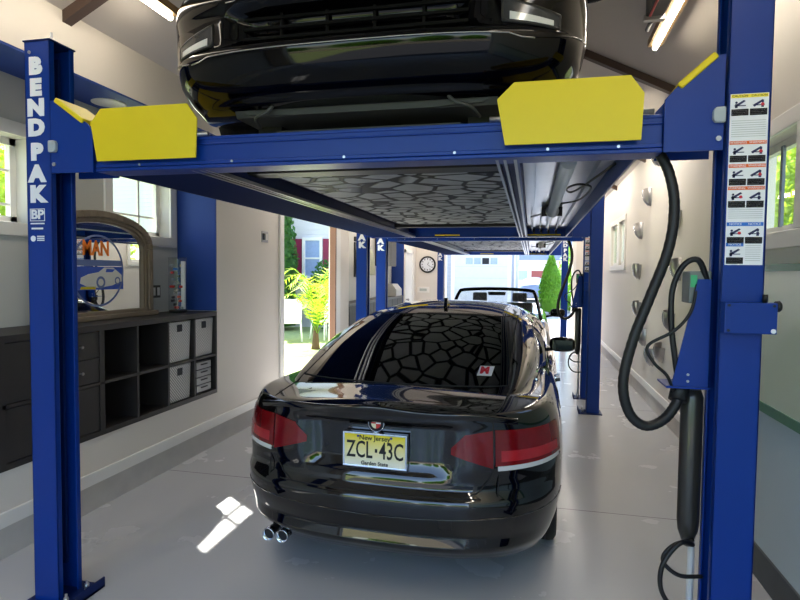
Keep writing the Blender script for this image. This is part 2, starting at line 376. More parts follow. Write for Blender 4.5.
def make_lift(ya, yb, label, marks):
    L = thing('car_lift', label, 'car lift', (0,0,0))
    xl, xr = -2.304+.139, .793-.139
    P = {}; xlf, xlr = (xl, xl+.16) if marks else (xl+.20, xl+.17)
    P['fl'] = post(L, 1, xlf, ya, 1); P['fr'] = post(L, -1, xr, ya, 1)
    P['rl'] = post(L, 1, xlr, yb, -1); P['rr'] = post(L, -1, xr, yb, -1)
    for yy, s in ((ya, 1), (yb, -1)):
        c = MB(); y0, y1 = yy+s*.012, yy+s*.13
        c.box(-1.93, .45, y0, y0+s*.008, 2.06, 2.18); c.box(-1.93, .45, y0-s*.01, y1, 2.045, 2.06); c.box(-1.93, .45, y1, y1-s*.008, 2.05, 2.19)
        c.box(-1.93, .45, y0-s*.004, y0+s*.05, 2.168, 2.182); c.box(-1.93, .45, y0-s*.008, y0+s*.002, 2.145, 2.152); c.box(-1.93, .45, y0-s*.01, y0+s*.002, 2.062, 2.078)
        cb = c.build('crossbeam', BLUE, L, bevel=.003)
        for x in (-1.7,-1.25,-.75,-.3,.05,.3): MB().lathe([(.006,0),(.006,-.004)], (x, y0-s*.009, 2.07), 'y', 8).build('rivet', STEEL, cb)
        for sx, xi, xo in ((1, (xlf if s > 0 else xlr)+.012, -1.93), (-1, xr-.012, .45)):
            if abs(xo-xi) < .15: xo = xi+sx*.15
            # end bracket plate with its sloping yellow guard
            lo = 2.042; k = abs(xo-xi)
            poly = [(xi,lo),(xo,lo),(xo,2.225),(xo-sx*.03,2.26),(xi+sx*.03,2.37),(xi,2.37)]
            br = MB(); br.prism(poly, yy-s*.012, yy-s*.004); br.prism(poly, yy+s*.15, yy+s*.158); e = br.build('end_bracket', BLUE, L)
            g = MB(); dx, dz = sx*(k-.06), -.115; a = Vector((xi+sx*.03, 2.372)); bb = Vector((xo-sx*.045, 2.268)); n = Vector((bb.y-a.y, a.x-bb.x)).normalized(); n = n if n.y > 0 else -n
            q = [a-n*.012, bb-n*.012, bb+n*.012, a+n*.012]; g.prism([tuple(v) for v in q], yy-s*.022, yy+s*.165); g.build('yellow_guard', YEL, e, bevel=.006)
            for (fx, fz) in ((.08,.04),(.45,.28),(.72,.235)): MB().lathe([(.009,0),(.009,-.006)], (xi+sx*k*fx, yy-s*.012, lo+fz), 'y', 10).build('bracket_bolt', STEEL, e)
            MB().prism([(xi-sx*.002,2.135),(xi+sx*.03,2.135),(xi+sx*.038,2.147),(xi+sx*.038,2.175),(xi+sx*.03,2.188),(xi-sx*.002,2.188)], yy-s*.03, yy-s*.01).build('slide_block', mat('grey_nylon',(160,170,178),.4), e, bevel=.004)
    # runways
    for side, (x0, x1) in (('l', (-1.93,-1.40)), ('r', (-.14,.385))):
        r = MB(); y0, y1 = ya+.13, yb-.13
        r.box(x0, x1, y0, y1, 2.158, 2.17)
        inner = x1 if side == 'l' else x0; out = x0 if side == 'l' else x1; s = -1 if side == 'l' else 1
        r.box(out, out-s*.01, y0, y1, 2.05, 2.16); r.box(inner+s*.075, inner+s*.085, y0, y1, 2.05, 2.16)
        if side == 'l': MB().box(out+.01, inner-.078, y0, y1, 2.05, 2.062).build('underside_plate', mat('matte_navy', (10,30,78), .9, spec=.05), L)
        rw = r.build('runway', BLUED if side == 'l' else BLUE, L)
        lg = MB(); lg.box(inner, inner+s*.075, y0-.08, y1, 2.062, 2.07); lg.box(inner, inner+s*.006, y0-.08, y1, 2.05, 2.085); lg.box(inner+s*.03, inner+s*.036, y0-.08, y1, 2.052, 2.064); jr = lg.build('jack_rail', BLUED, rw)
        for xx in (inner, inner+s*.03, inner+s*.07): MB().box(xx-.006, xx+.006, y0-.08, y1, 2.044, 2.061).build('bright_rail_edge', MATS['bright_steel'] if 'bright_steel' in MATS else STEEL, jr)
        if side == 'r':
            us = MB(); us.box(x0+.09, x1-.012, y0, y1, 2.142, 2.157); us.build('steel_underside', STEEL, rw)
            for xx in (x0+.15, x1-.09): MB().box(xx, xx+.02, y0, y1-.6, 2.112, 2.142).build('stiffener', STEEL, rw)
            MB().box(x1-.006, x1+.002, y0, y1, 2.047, 2.056).build('bright_edge', STEEL, rw)
            ym = ya+.4; xc = .15
            cy = MB(); cy.lathe([(.036,ym),(.036,ym+2.0),(.05,ym+2.0),(.05,ym+2.06),(.02,ym+2.06),(.02,yb-.9)], (xc,0,2.10), 'y', 24); cy.build('hydraulic_cylinder', mat('bright_steel',(232,234,240),.28,metal=.55,var=.04,coat=.3), rw)
            for yy in (ym+2.1,): MB().box(xc-.08, xc+.08, yy, yy+.03, 2.07, 2.142).build('cylinder_bracket', BLKPL, rw)
            for i in range(4):
                xx = x0+.13+i*.085; tb = MB(); tb.tube([(xc-.03+i*.02, ym+2.12, 2.10), (xx, ym+2.5, 2.105), (xx+.01, yb-.2, 2.11)], .007, 8); tb.build('lift_cable', STEEL, rw)
            for xx in (x0+.15, x0+.23, x0+.31, x0+.39):
                MB().lathe([(.03,0),(.03,.02)], (xx, yb-.35, 2.09), 'x', 16).build('pulley', BLKPL, rw)
            lp = [(x1-.03,ym+.1,2.10),(x1-.12,ym+.7,2.09),(x1-.17,ym+.9,2.088),(x1-.2,ym+.75,2.088),(x1-.15,ym+.6,2.088),(x1-.07,ym+.75,2.09),(x1-.1,ym+1.3,2.09),(x1-.25,ym+1.5,2.09),(xc+.04,ym+1.55,2.1)]
            MB().tube(spline(lp), .006, 8).build('hydraulic_line', HOSE, rw)
    # drip tray slung between the runways
    MB().box(-1.32, -.15, ya+.65, yb-1.25, 2.105, 2.125).build('drip_tray', CELL, L)
    tb = MB(); tb.box(-1.40, -.14, ya+.42, ya+.55, 2.09, 2.13); tb.build('tray_bar', BLKPL, L)
    MB().box(-1.40, -.14, yb-1.2, yb-1.1, 2.08, 2.12).build('tray_bar', BLKPL, L)
    # wheel stops on the near edge
    for x0, x1, cl in ((-1.925,-1.40,.05), (-.137,.377,.06)):
        poly = [(x0+.03,2.085),(x1-.005,2.085),(x1+.002,2.25),(x1-.045,2.315),(x0+cl,2.315),(x0-.002,2.255)]
        m = MB(); m.prism(poly, ya-.028, ya-.020); m.box(x0+.05, x1-.05, ya-.02, ya+.3, 2.168, 2.18); m.build('wheel_stop', YEL, L, bevel=.001)
        m = MB(); m.tube([(x0-.03, ya, 2.19), (x1+.04, ya, 2.19)], .01, 10); m.build('stop_hinge_pin', STEEL, L)
    for x0, x1 in ((-1.8,-1.5), (-.07,.3)):
        MB().box(x0, x1, yb+.004, yb+.012, 2.18, 2.30).build('rear_stop', YEL, L)
    MB().box(-1.15, -.85, yb-.142, yb-.136, 2.06, 2.075).build('yellow_strip', YEL, L)
    MB().box(-.12, .32, yb-.142, yb-.136, 2.06, 2.075).build('yellow_strip', YEL, L)
    # power side: box, bracket, tank and hoses on the near right post
    pu = MB().box(.655, .818, ya-.055, ya-.002, 1.405, 1.512).build('control_box', BLUE, P['fr'], bevel=.003)
    for x, z in ((.667,1.502),(.806,1.502),(.667,1.415)): MB().lathe([(.005,0),(.005,-.003)], (x, ya-.055, z), 'y', 8).build('box_screw', DARK, pu)
    MB().lathe([(.008,0),(.008,-.004)], (.806, ya-.055, 1.416), 'y', 10).build('white_button', WHITE, pu)
    MB().lathe([(.018,.818),(.02,.83),(.014,.836)], (0, ya-.03, 1.50), 'x', 14).build('black_knob', BLKPL, pu)
    MB().tube([(.79, ya-.02, 1.512),(.79, ya-.02, 1.53),(.79,ya-.02,1.54)], .009, 8).build('black_knob', BLKPL, pu)
    br = MB(); br.prism([(.60,1.59),(.650,1.59),(.650,1.19),(.52,1.19)], ya+.07, ya+.078); br.prism([(ya+.07,1.59),(ya+.22,1.59),(ya+.22,1.19),(ya+.07,1.19)], .645, .652, 'x'); br.box(.50,.65,ya+.06,ya+.22,1.183,1.19)
    brk = br.build('motor_bracket', BLUE, L)
    for z in (1.21, 1.235): MB().lathe([(.005,0),(.005,-.004)], (.575, ya+.07, z), 'y', 8).build('bracket_bolt', STEEL, brk)
    m = MB(); m.box(.575, .65, ya+.09, ya+.2, 1.50, 1.62); m.build('switch_box', mat('grey_box',(120,124,122),.5), brk, bevel=.004)
    m = MB(); m.box(.578, .60, ya+.085, ya+.09, 1.56, 1.605); m.build('green_label', mat('green_label',(70,180,120),.5), brk)
    m = MB(); m.lathe([(.016,.56),(.036,.62),(.04,.66),(.04,1.14),(.03,1.17)], (.61, ya+.14, 0), 'z', 20); m.build('fluid_tank', mat('tank_grey_black',(48,46,44),.3,coat=.3), brk)
    MB().tube([(.63, ya+.16, .60), (.63, ya+.16, .02)], .013, 10).build('white_pipe', mat('pvc',(205,205,205),.4), brk)
    hz = [(.44,ya+.10,2.09),(.485,ya+.07,1.99),(.508,ya+.06,1.86),(.49,ya+.05,1.70),(.43,ya+.045,1.52),(.375,ya+.04,1.36),(.345,ya+.04,1.2),(.37,ya+.05,1.085),(.43,ya+.06,1.035),(.50,ya+.08,1.06),(.55,ya+.1,1.13),(.565,ya+.12,1.20)]
    sp = spline(hz, 10)
    MB().tube(sp, [.0185+(.001 if i % 2 else 0) for i in range(len(sp))], 14).build('cable_hose', HOSE, L)
    MB().tube([Vector((.55,ya+.1,1.13)),Vector((.57,ya+.13,1.20))], .034, 14).build('hose_collar', BLKPL, L)
    MB().tube(spline([(.64,ya+.1,1.58),(.60,ya+.08,1.66),(.55,ya+.08,1.64),(.515,ya+.08,1.55),(.515,ya+.08,1.42),(.53,ya+.08,1.3),(.55,ya+.1,1.2)]), .011, 8).build('power_cord', HOSE, L)
    MB().tube(spline([(.60,ya+.08,1.57),(.575,ya+.06,1.47),(.52,ya+.05,1.40),(.43,ya+.05,1.34),(.45,ya+.05,1.28),(.50,ya+.06,1.23),(.53,ya+.08,1.17)]), .006, 8).build('power_cord', HOSE, L)
    MB().tube(spline([(.62,ya+.1,.58),(.56,ya+.05,.60),(.50,ya+.03,.52),(.50,ya+.03,.42),(.56,ya+.03,.35),(.65,ya+.06,.34)]), .009, 8).build('hydraulic_hose', HOSE, L)
    MB().tube(spline([(.62,ya+.1,.60),(.54,ya+.06,.585),(.505,ya+.05,.53),(.56,ya+.05,.48),(.65,ya+.08,.47)]), .008, 8).build('hydraulic_hose', HOSE, L)
    MB().tube([(.80,ya+.15,1.40),(.795,ya+.16,.6),(.79,ya+.16,.02)], .008, 8).build('side_cable', HOSE, P['fr'])
    # writing down the near left post
    if marks:
        fl = P['fl']
        letters(fl, -2.243, ya, (2.533,2.436,2.344,2.253,2.142,2.042,1.948))
        m = MB(); t = .003; x0, x1, z0, z1 = -2.287,-2.205,1.826,1.884
        m.box(x0,x1,ya-.0015,ya,z1-t,z1).box(x0,x1,ya-.0015,ya,z0,z0+t).box(x0,x0+t,ya-.0015,ya,z0,z1).box(x1-t,x1,ya-.0015,ya,z0,z1); m.build('logo_frame', WHITE, fl)
        text('logo_letters', 'BP', .058, (-2.246, ya-.0015, 1.855), WHITE, fl, bold=.002, sx=1.15)
        m = MB(); m.box(-2.285,-2.208,ya-.0012,ya,1.812,1.818); m.box(-2.28,-2.216,ya-.0012,ya,1.788,1.796); m.lathe([(.014,-.0012),(.014,0)], (-2.272, ya, 1.745), 'y', 16)
        for i in range(3): m.box(-2.25,-2.21,ya-.0012,ya,1.735+i*.009,1.740+i*.009)
        m.build('small_print', WHITE, fl)
    else:
        letters(P['fl'], -2.043, ya, (2.533,2.436,2.344,2.253,2.142,2.042,1.948))
    letters(P['rl'], -2.073, yb-.145, (2.533,2.436,2.344,2.253,2.142,2.042,1.948)); letters(P['rr'], .72, yb-.145, (2.533,2.436,2.344,2.253,2.142,2.042,1.948))
    if marks:
        for o in list(P['rr'].children):
            if o.name.startswith('letter'): bpy.data.objects.remove(o)
    # warning labels on the near right post
    fr = P['fr']; x0, x1 = .664, .784; zt, zb = 2.235, 1.642; y = ya-.0012
    s = MB().box(x0, x1, y, ya, zb, zt).build('warning_label', WHITE, fr)
    YH = mat('label_yellow',(240,220,60),.5); OH = mat('label_orange',(226,98,30),.5); BH = mat('label_blue',(40,110,205),.5); RD = mat('label_red',(200,40,60),.5); INK = mat('label_navy',(40,44,90),.5)
    H = zt-zb; xm = (x0+x1)/2
    def bar(mt, a, b, c, d, nm): MB().box(a, b, y-.0008, y, d, c).build(nm, mt, s)
    rows = [(0,.02,YH,True),(.27,.02,OH,True),(.405,.02,OH,True),(.535,.02,OH,True),(.745,.022,BH,True),(.865,.022,BH,False)]
    for (f, hh, mt, both) in rows:
        za = zt-H*f-.002; zc = za-H*hh
        bar(mt, x0+.002, x1-.002 if both else xm-.002, za, zc, 'header_strip')
        hd = {id(YH):'CAUTION', id(OH):'WARNING', id(BH):'NOTICE'}[id(mt)]
        for xc in ((x0+xm)/2, (x1+xm)/2) if both else ((x0+xm)/2,): text('header_text', hd, .011, (xc, y-.0012, (za+zc)/2), DARK if mt is YH else WHITE, s, depth=.0003)
        for j, xa in enumerate((x0+.004, xm+.002)):
            if not both and j: continue
            xb = xa+.054; pt = zc-.004; pb = zc-H*.065; cx = (xa+xb)/2
            g = MB(); g.prism([(xa+.008,pb+.012),(xa+.014,pb+.006),(xb-.010,pt-.008),(xb-.016,pt-.004)], y-.0008, y)
            g.box(cx-.016, cx+.018, y-.0008, y, pb+.010, pb+.013); g.lathe([(.004,-.0008),(.004,0)], (cx+(.012 if j else -.012), y, pt-.012), 'y', 10); g.box(cx-.004+(.012 if j else -.012), cx+.004+(.012 if j else -.012), y-.0008, y, pb+.004, pt-.017)
            g.build('pictogram', INK, s)
            if (j+int(f*10)) % 2: MB().lathe([(.0055,-.001),(.0055,0)], (cx+.012, y, pb+.014), 'y', 12).build('pictogram_red', RD, s)
            bar(DARK, xa, xb, pb, pb-H*.038, 'caption_block')
            for q in range(3): bar(WHITE, xa+.003, xb-.006-(q*.006), pb-.005-q*.006, pb-.0065-q*.006, 'caption_line')
    g = MB()
    for q in range(8): g.box(x0+.006, x1-.006, y-.0006, y, zt-H*(.155+q*.013)-.0015, zt-H*(.155+q*.013))
    for q in range(7): g.box(x0+.006, x1-.006, y-.0006, y, zt-H*(.65+q*.012)-.0015, zt-H*(.65+q*.012))
    for q in range(10): g.box(xm+.004, x1-.008, y-.0006, y, zt-H*(.86+q*.0125)-.0015, zt-H*(.86+q*.0125))
    g.build('fine_print', mat('fine_print_grey',(170,172,176),.6), s)['kind'] = 'stuff'
    return L
lift1 = make_lift(2.225, 7.009, 'blue four-post car lift nearest the viewer, holding the raised black car', True)
lift2 = make_lift(7.66, 13.3, 'blue four-post car lift standing behind the first, over the convertible', False)

# ------------------------------------------------------------------ cars
def car_shell(P):
    """outer skin: rows of levels, columns round the plan outline (right half, rear centre to front centre)"""
    L, Wd, Cr, Cf, n = P['L'], P['W'], P['Cr'], P['Cf'], P['n']
    N = 26; cols = []
    for i in range(N): a = i/N*PI/2; cols.append(('r', a))
    S = 34
    for i in range(S+1): cols.append(('s', Cr+(L-Cr-Cf)*i/S))
    for i in range(N-1, -1, -1): cols.append(('f', i/N*PI/2))
    lv = [0,.03,.06,.09,.12,.16,.2,.24,.28,.32,.345,.36,.375,.39,.41,.44,.48,.5,.52,.54,.57,.62,.67,.72,.77,.81,.84,.86,.88,.90,.92,.94,.955,.97,.98,.99,1]
    def pt(col, v, inner=1.0):
        Wv = Wd*lerp1(P['wprof'], v)
        k, a = col
        if k == 's': y = a; x = Wv*interp(P['plan'], y/L); zb, zt = interp(P['zb'], y), interp(P['zt'], y)
        else:
            C = Cr if k == 'r' else Cf
            x = Wv*math.sin(a)**(2/n); d = C*(1-math.cos(a)**(2/n)); yn = d if k == 'r' else L-d
            x *= interp(P['plan'], yn/L); zb, zt = interp(P['zb'], yn), interp(P['zt'], yn)
            z = zb+(zt-zb)*v
            off = lerp1(P['rear'] if k == 'r' else P['front'], z)*math.cos(a)**.8
            if k == 'r' and 'recess' in P:
                hx, z0, z1, dep = P['recess']; tx = max(0, min(1, (hx-abs(x))/.05)); tz = max(0, min(1, (z-z0)/.035, (z1-z)/.02)); off += dep*tx*tz
            if k == 'f' and 'mouth' in P:
                for hx, z0, z1, dep in P['mouth']:
                    tx = max(0, min(1, (hx-abs(x))/.05)); tz = max(0, min(1, (z-z0)/.03, (z1-z)/.03)); off += dep*tx*tz
            y = (d+off) if k == 'r' else L-(d+off)
            return Vector((x, y, z))
        return Vector((x, y, zb+(zt-zb)*v))
    m = MB(); m.sm = True
    ring = [[pt(c, v) for c in cols] for v in lv]
    full = [row+[Vector((-p.x, p.y, p.z)) for p in row[::-1]] for row in ring]
    m.grid(full, flip=True) if False else None
    def close(row): return row+[row[0]]
    m.grid([close(r) for r in full])
    # top deck
    T = [1,.985,.96,.92,.86,.78,.68,.56,.42,.28,.14,0]
    top = ring[-1]; crown = P['crown']; K = []
    for t in T:
        row = []
        for p in top:
            q = 1-t*t; row.append(Vector((p.x*t, p.y, p.z+crown(p.y, q, abs(p.x*t)/Wd))))
        K.append(row)
    m.grid(K); m.grid([[Vector((-p.x, p.y, p.z)) for p in r] for r in K], flip=True)
    bot = ring[0]; B = [[Vector((p.x*t, p.y, p.z)) for p in bot] for t in (1,.5,0)]
    m.grid(B, flip=True); m.grid([[Vector((-p.x, p.y, p.z)) for p in r] for r in B])
    bmesh.ops.remove_doubles(m.bm, verts=m.bm.verts, dist=2e-4)
    bmesh.ops.dissolve_degenerate(m.bm, edges=m.bm.edges, dist=1e-4)
    bmesh.ops.recalc_face_normals(m.bm, faces=m.bm.faces)
    return m
def arch_cut(o, P):
    """real wheel wells cut through the flanks"""
    m = MB()
    for y in P['axles']:
        for s in (-1, 1):
            m.lathe([(P['arch'], s*(P['W']-.30)), (P['arch'], s*(P['W']+.2))], (0, y, P['wr']+.005), 'x', 40)
    bmesh.ops.recalc_face_normals(m.bm, faces=m.bm.faces)
    c = m.build('cutter', RUBBER)
    md = o.modifiers.new('arch', 'BOOLEAN'); md.operation = 'DIFFERENCE'; md.object = c; md.solver = 'EXACT'
    bpy.context.view_layer.update()
    me = bpy.data.meshes.new_from_object(o.evaluated_get(bpy.context.evaluated_depsgraph_get()))
    o.modifiers.clear(); o.data = me; me.materials.clear(); me.materials.append(P.get('paint', BLACK)); me.materials.append(BLKPL)
    bpy.data.objects.remove(c)
    inn = P['W']-.295
    for pl in me.polygons:
        c = pl.center
        for y in P['axles']:
            r = math.hypot(c.y-y, c.z-P['wr']-.005)
            if abs(abs(c.x)-(P['W']-.30)) < .01 and r < P['arch']: pl.material_index = 1
def greenhouse(P):
    m = MB(); m.sm = True; G = []
    for y, wb, zr, zs in P['roof']:
        row = []
        for i in range(33):
            a = PI*i/32; n = lerp1(P['gn'], y) if 'gn' in P else 2.8; c, s = math.cos(a), math.sin(a)
            x = wb*math.copysign(abs(c)**(2/n), c)*(1-.10*(abs(s)**2)*min(1, (zr-zs)/.35)); z = zs+(zr-zs)*abs(s)**(2/n)
            row.append(Vector((x, y, z)))
        G.append(row)
    m.grid(G)
    for row in (G[0], G[-1]): pass
    bmesh.ops.recalc_face_normals(m.bm, faces=m.bm.faces)
    return m, G
class Skin:
    def __init__(s, objs):
        bm = bmesh.new()
        for o in objs:
            t = bmesh.new(); t.from_mesh(o.data); me = bpy.data.meshes.new('tmp'); t.to_mesh(me); bm.from_mesh(me); t.free(); bpy.data.meshes.remove(me)
        s.t = BVHTree.FromBMesh(bm); s.bm = bm
    def hit(s, o, d):
        d = Vector(d).normalized(); r = s.t.ray_cast(Vector(o), d)
        if r[0] is None: return None, None
        n = r[1] if r[1].dot(d) < 0 else -r[1]
        return r[0], n
    def patch(s, f, nu, nv, name, m, parent, off=.004, depth=.008):
        """f(u,v)->(origin, direction); a sheet with thickness lying on the skin"""
        A, B = [], []
        for j in range(nv+1):
            ra, rb = [], []
            for i in range(nu+1):
                o, d = f(i/nu, j/nv); p, n = s.hit(o, d)
                if p is None: p = Vector(o)+Vector(d).normalized()*1.0; n = -Vector(d).normalized()
                ra.append(p+n*off); rb.append(p-n*depth)
            A.append(ra); B.append(rb)
        mb = MB(); mb.sm = True; mb.grid(A)
        rim = [A[0], [r[-1] for r in A], A[-1][::-1], [r[0] for r in A][::-1]]; rib = [B[0], [r[-1] for r in B], B[-1][::-1], [r[0] for r in B][::-1]]
        mb.sm = False
        for a, b in zip(rim, rib): mb.grid([a, b])
        bmesh.ops.recalc_face_normals(mb.bm, faces=mb.bm.faces)
        return mb.build(name, m, parent)
    def seam(s, rays, name, parent, r=.003, m=None, sink=.0005):
        pts = []
        for o, d in rays:
            p, n = s.hit(o, d)
            if p is not None: pts.append(p+n*sink)
        if len(pts) > 1: return MB().tube(pts, r, 6).build(name, m or RUBBER, parent)
def quad(c00, c10, c11, c01, d, bow=0):
    """bilinear quad of origins with fixed direction"""
    c = [Vector(p) for p in (c00, c10, c11, c01)]; dv = Vector(d)
    def f(u, v):
        a = c[0].lerp(c[1], u); b = c[3].lerp(c[2], u); p = a.lerp(b, v)
        return p, dv
    return f
def wheel(car, x, y, r, side, rimm=ALU, width=.225):
    t = MB(); s = side; h = width/2
    t.lathe([(r*.70,-h*.9),(r*.9,-h),(r*.985,-h*.85),(r,-h*.6),(r,h*.6),(r*.985,h*.85),(r*.9,h),(r*.70,h*.9)], (x, y, r), 'x', 40, cap=False)
    for k in range(-2, 3): pass
    w = t.build('tyre', RUBBER, car)
    g = MB()
    for k in (-.45,-.15,.15,.45): g.lathe([(r+.0005, h*k-.004),(r+.0012,h*k),(r+.0005,h*k+.004)], (x,y,r), 'x', 40, cap=False)
    g.build('tread_groove', BLKPL, w)
    m = MB(); xf = x+s*h*.75
    m.lathe([(r*.72,-s*h*.9*1),(r*.70,s*h*.5),(r*.72,s*h*.9),(r*.66,s*h*.85),(r*.64,s*h*.4)], (x, y, r), 'x', 40, cap=False)
    for k in range(5):
        a = 2*PI*k/5+.3
        for e in (-.13, .13):
            p0 = (xf-s*.01, y+.03*math.cos(a), r+.03*math.sin(a)); p1 = (xf, y+r*.68*math.cos(a+e), r+r*.68*math.sin(a+e)); m.tube([p0, p1], [.03,.016], 8)
    m.lathe([(.0,s*h*.85),(.05,s*h*.83),(.06,s*h*.6)], (x, y, r), 'x', 20, cap=False)
    m.build('rim', rimm, w)
    MB().lathe([(r*.45,x-s*.02),(r*.45,x+s*.0)], (0, y, r), 'x', 30).build('brake_disc', STEEL, w)
DIM = mat('dim_mirror', (44,52,46), .05, metal=.9, var=0)
def mirror_part(car, x, y, z, s, face=-1, gm=MIRR):
    m = MB(); m.sm = True
    # rounded housing as a squashed lathe
    R = []
    for i in range(9):
        a = PI*i/8; row = []
        for k in range(16):
            b = 2*PI*k/16
            row.append(Vector((x+s*.115*math.copysign(abs(math.cos(a))**.7, math.cos(a)), y+.05*math.sin(a)*math.cos(b)**1, z+.068*math.copysign(abs(math.sin(a))**.6, 1)*math.sin(b))))
        R.append(row+[row[0]])
    m.grid(R); m.sm = True
    h = m.build('mirror', BLACK, car)
    MB().box(x-.09, x+.09, y+face*.052, y+face*.045, z-.045, z+.045).build('mirror_glass', gm, h, bevel=.01)
    MB().tube([(x-s*.18, y+.03, z-.06), (x-s*.08, y+.02, z-.045)], .018, 8).build('mirror_arm', BLACK, h)

# --- coupe seen from the rear
PC = dict(gn=[(.46,8),(1.0,6.5),(1.6,4.2),(2.2,3.2),(3.0,3.6),(3.72,5)], paint=BLACK2, L=4.58, W=.905, Cr=.72, Cf=1.0, n=2.9, axles=(.985, 3.745), arch=.348, wr=.318,
    wprof=[(0,.90),(.08,.94),(.2,.975),(.36,.995),(.55,1),(.7,.992),(.82,.975),(.9,.955),(.95,.935),(.98,.91),(1,.875)],
    plan=[(0,.985),(.2,1),(.5,.985),(.8,.99),(1,.95)],
    zt=[(0,.925),(.12,.935),(.5,.950),(1.3,.945),(2.2,.915),(3.3,.90),(3.9,.84),(4.35,.72),(4.58,.64)],
    zb=[(0,.215),(.5,.19),(1.2,.19),(3.3,.19),(4.58,.20)],
    rear=[(.2,.10),(.25,.055),(.275,.02),(.30,.015),(.335,.045),(.36,.03),(.42,.012),(.50,.008),(.525,.012),(.55,.055),(.60,.062),(.66,.05),(.75,.055),(.86,.055),(.915,.045),(.94,.026),(.955,.018),(.97,.03)],
    recess=(.40,.61,.875,.045),
    front=[(.2,.06),(.3,0),(.5,.02),(.64,.12)],
    crown=lambda y, q, r: q*(.028 if y < 1.2 else .05),
    roof=[(.46,.635,.965,.90),(.56,.665,.995,.90),(.7,.69,1.037,.90),(.9,.715,1.097,.90),(1.1,.735,1.157,.90),(1.3,.75,1.213,.90),(1.5,.762,1.265,.89),(1.65,.77,1.298,.89),(1.8,.79,1.324,.89),(2.0,.79,1.350,.89),(2.2,.79,1.366,.90),(2.45,.79,1.372,.90),(2.7,.79,1.362,.90),(2.85,.785,1.345,.90),(3.0,.78,1.295,.89),(3.2,.775,1.205,.885),(3.4,.755,1.11,.88),(3.6,.74,1.01,.87),(3.72,.70,.94,.86)])
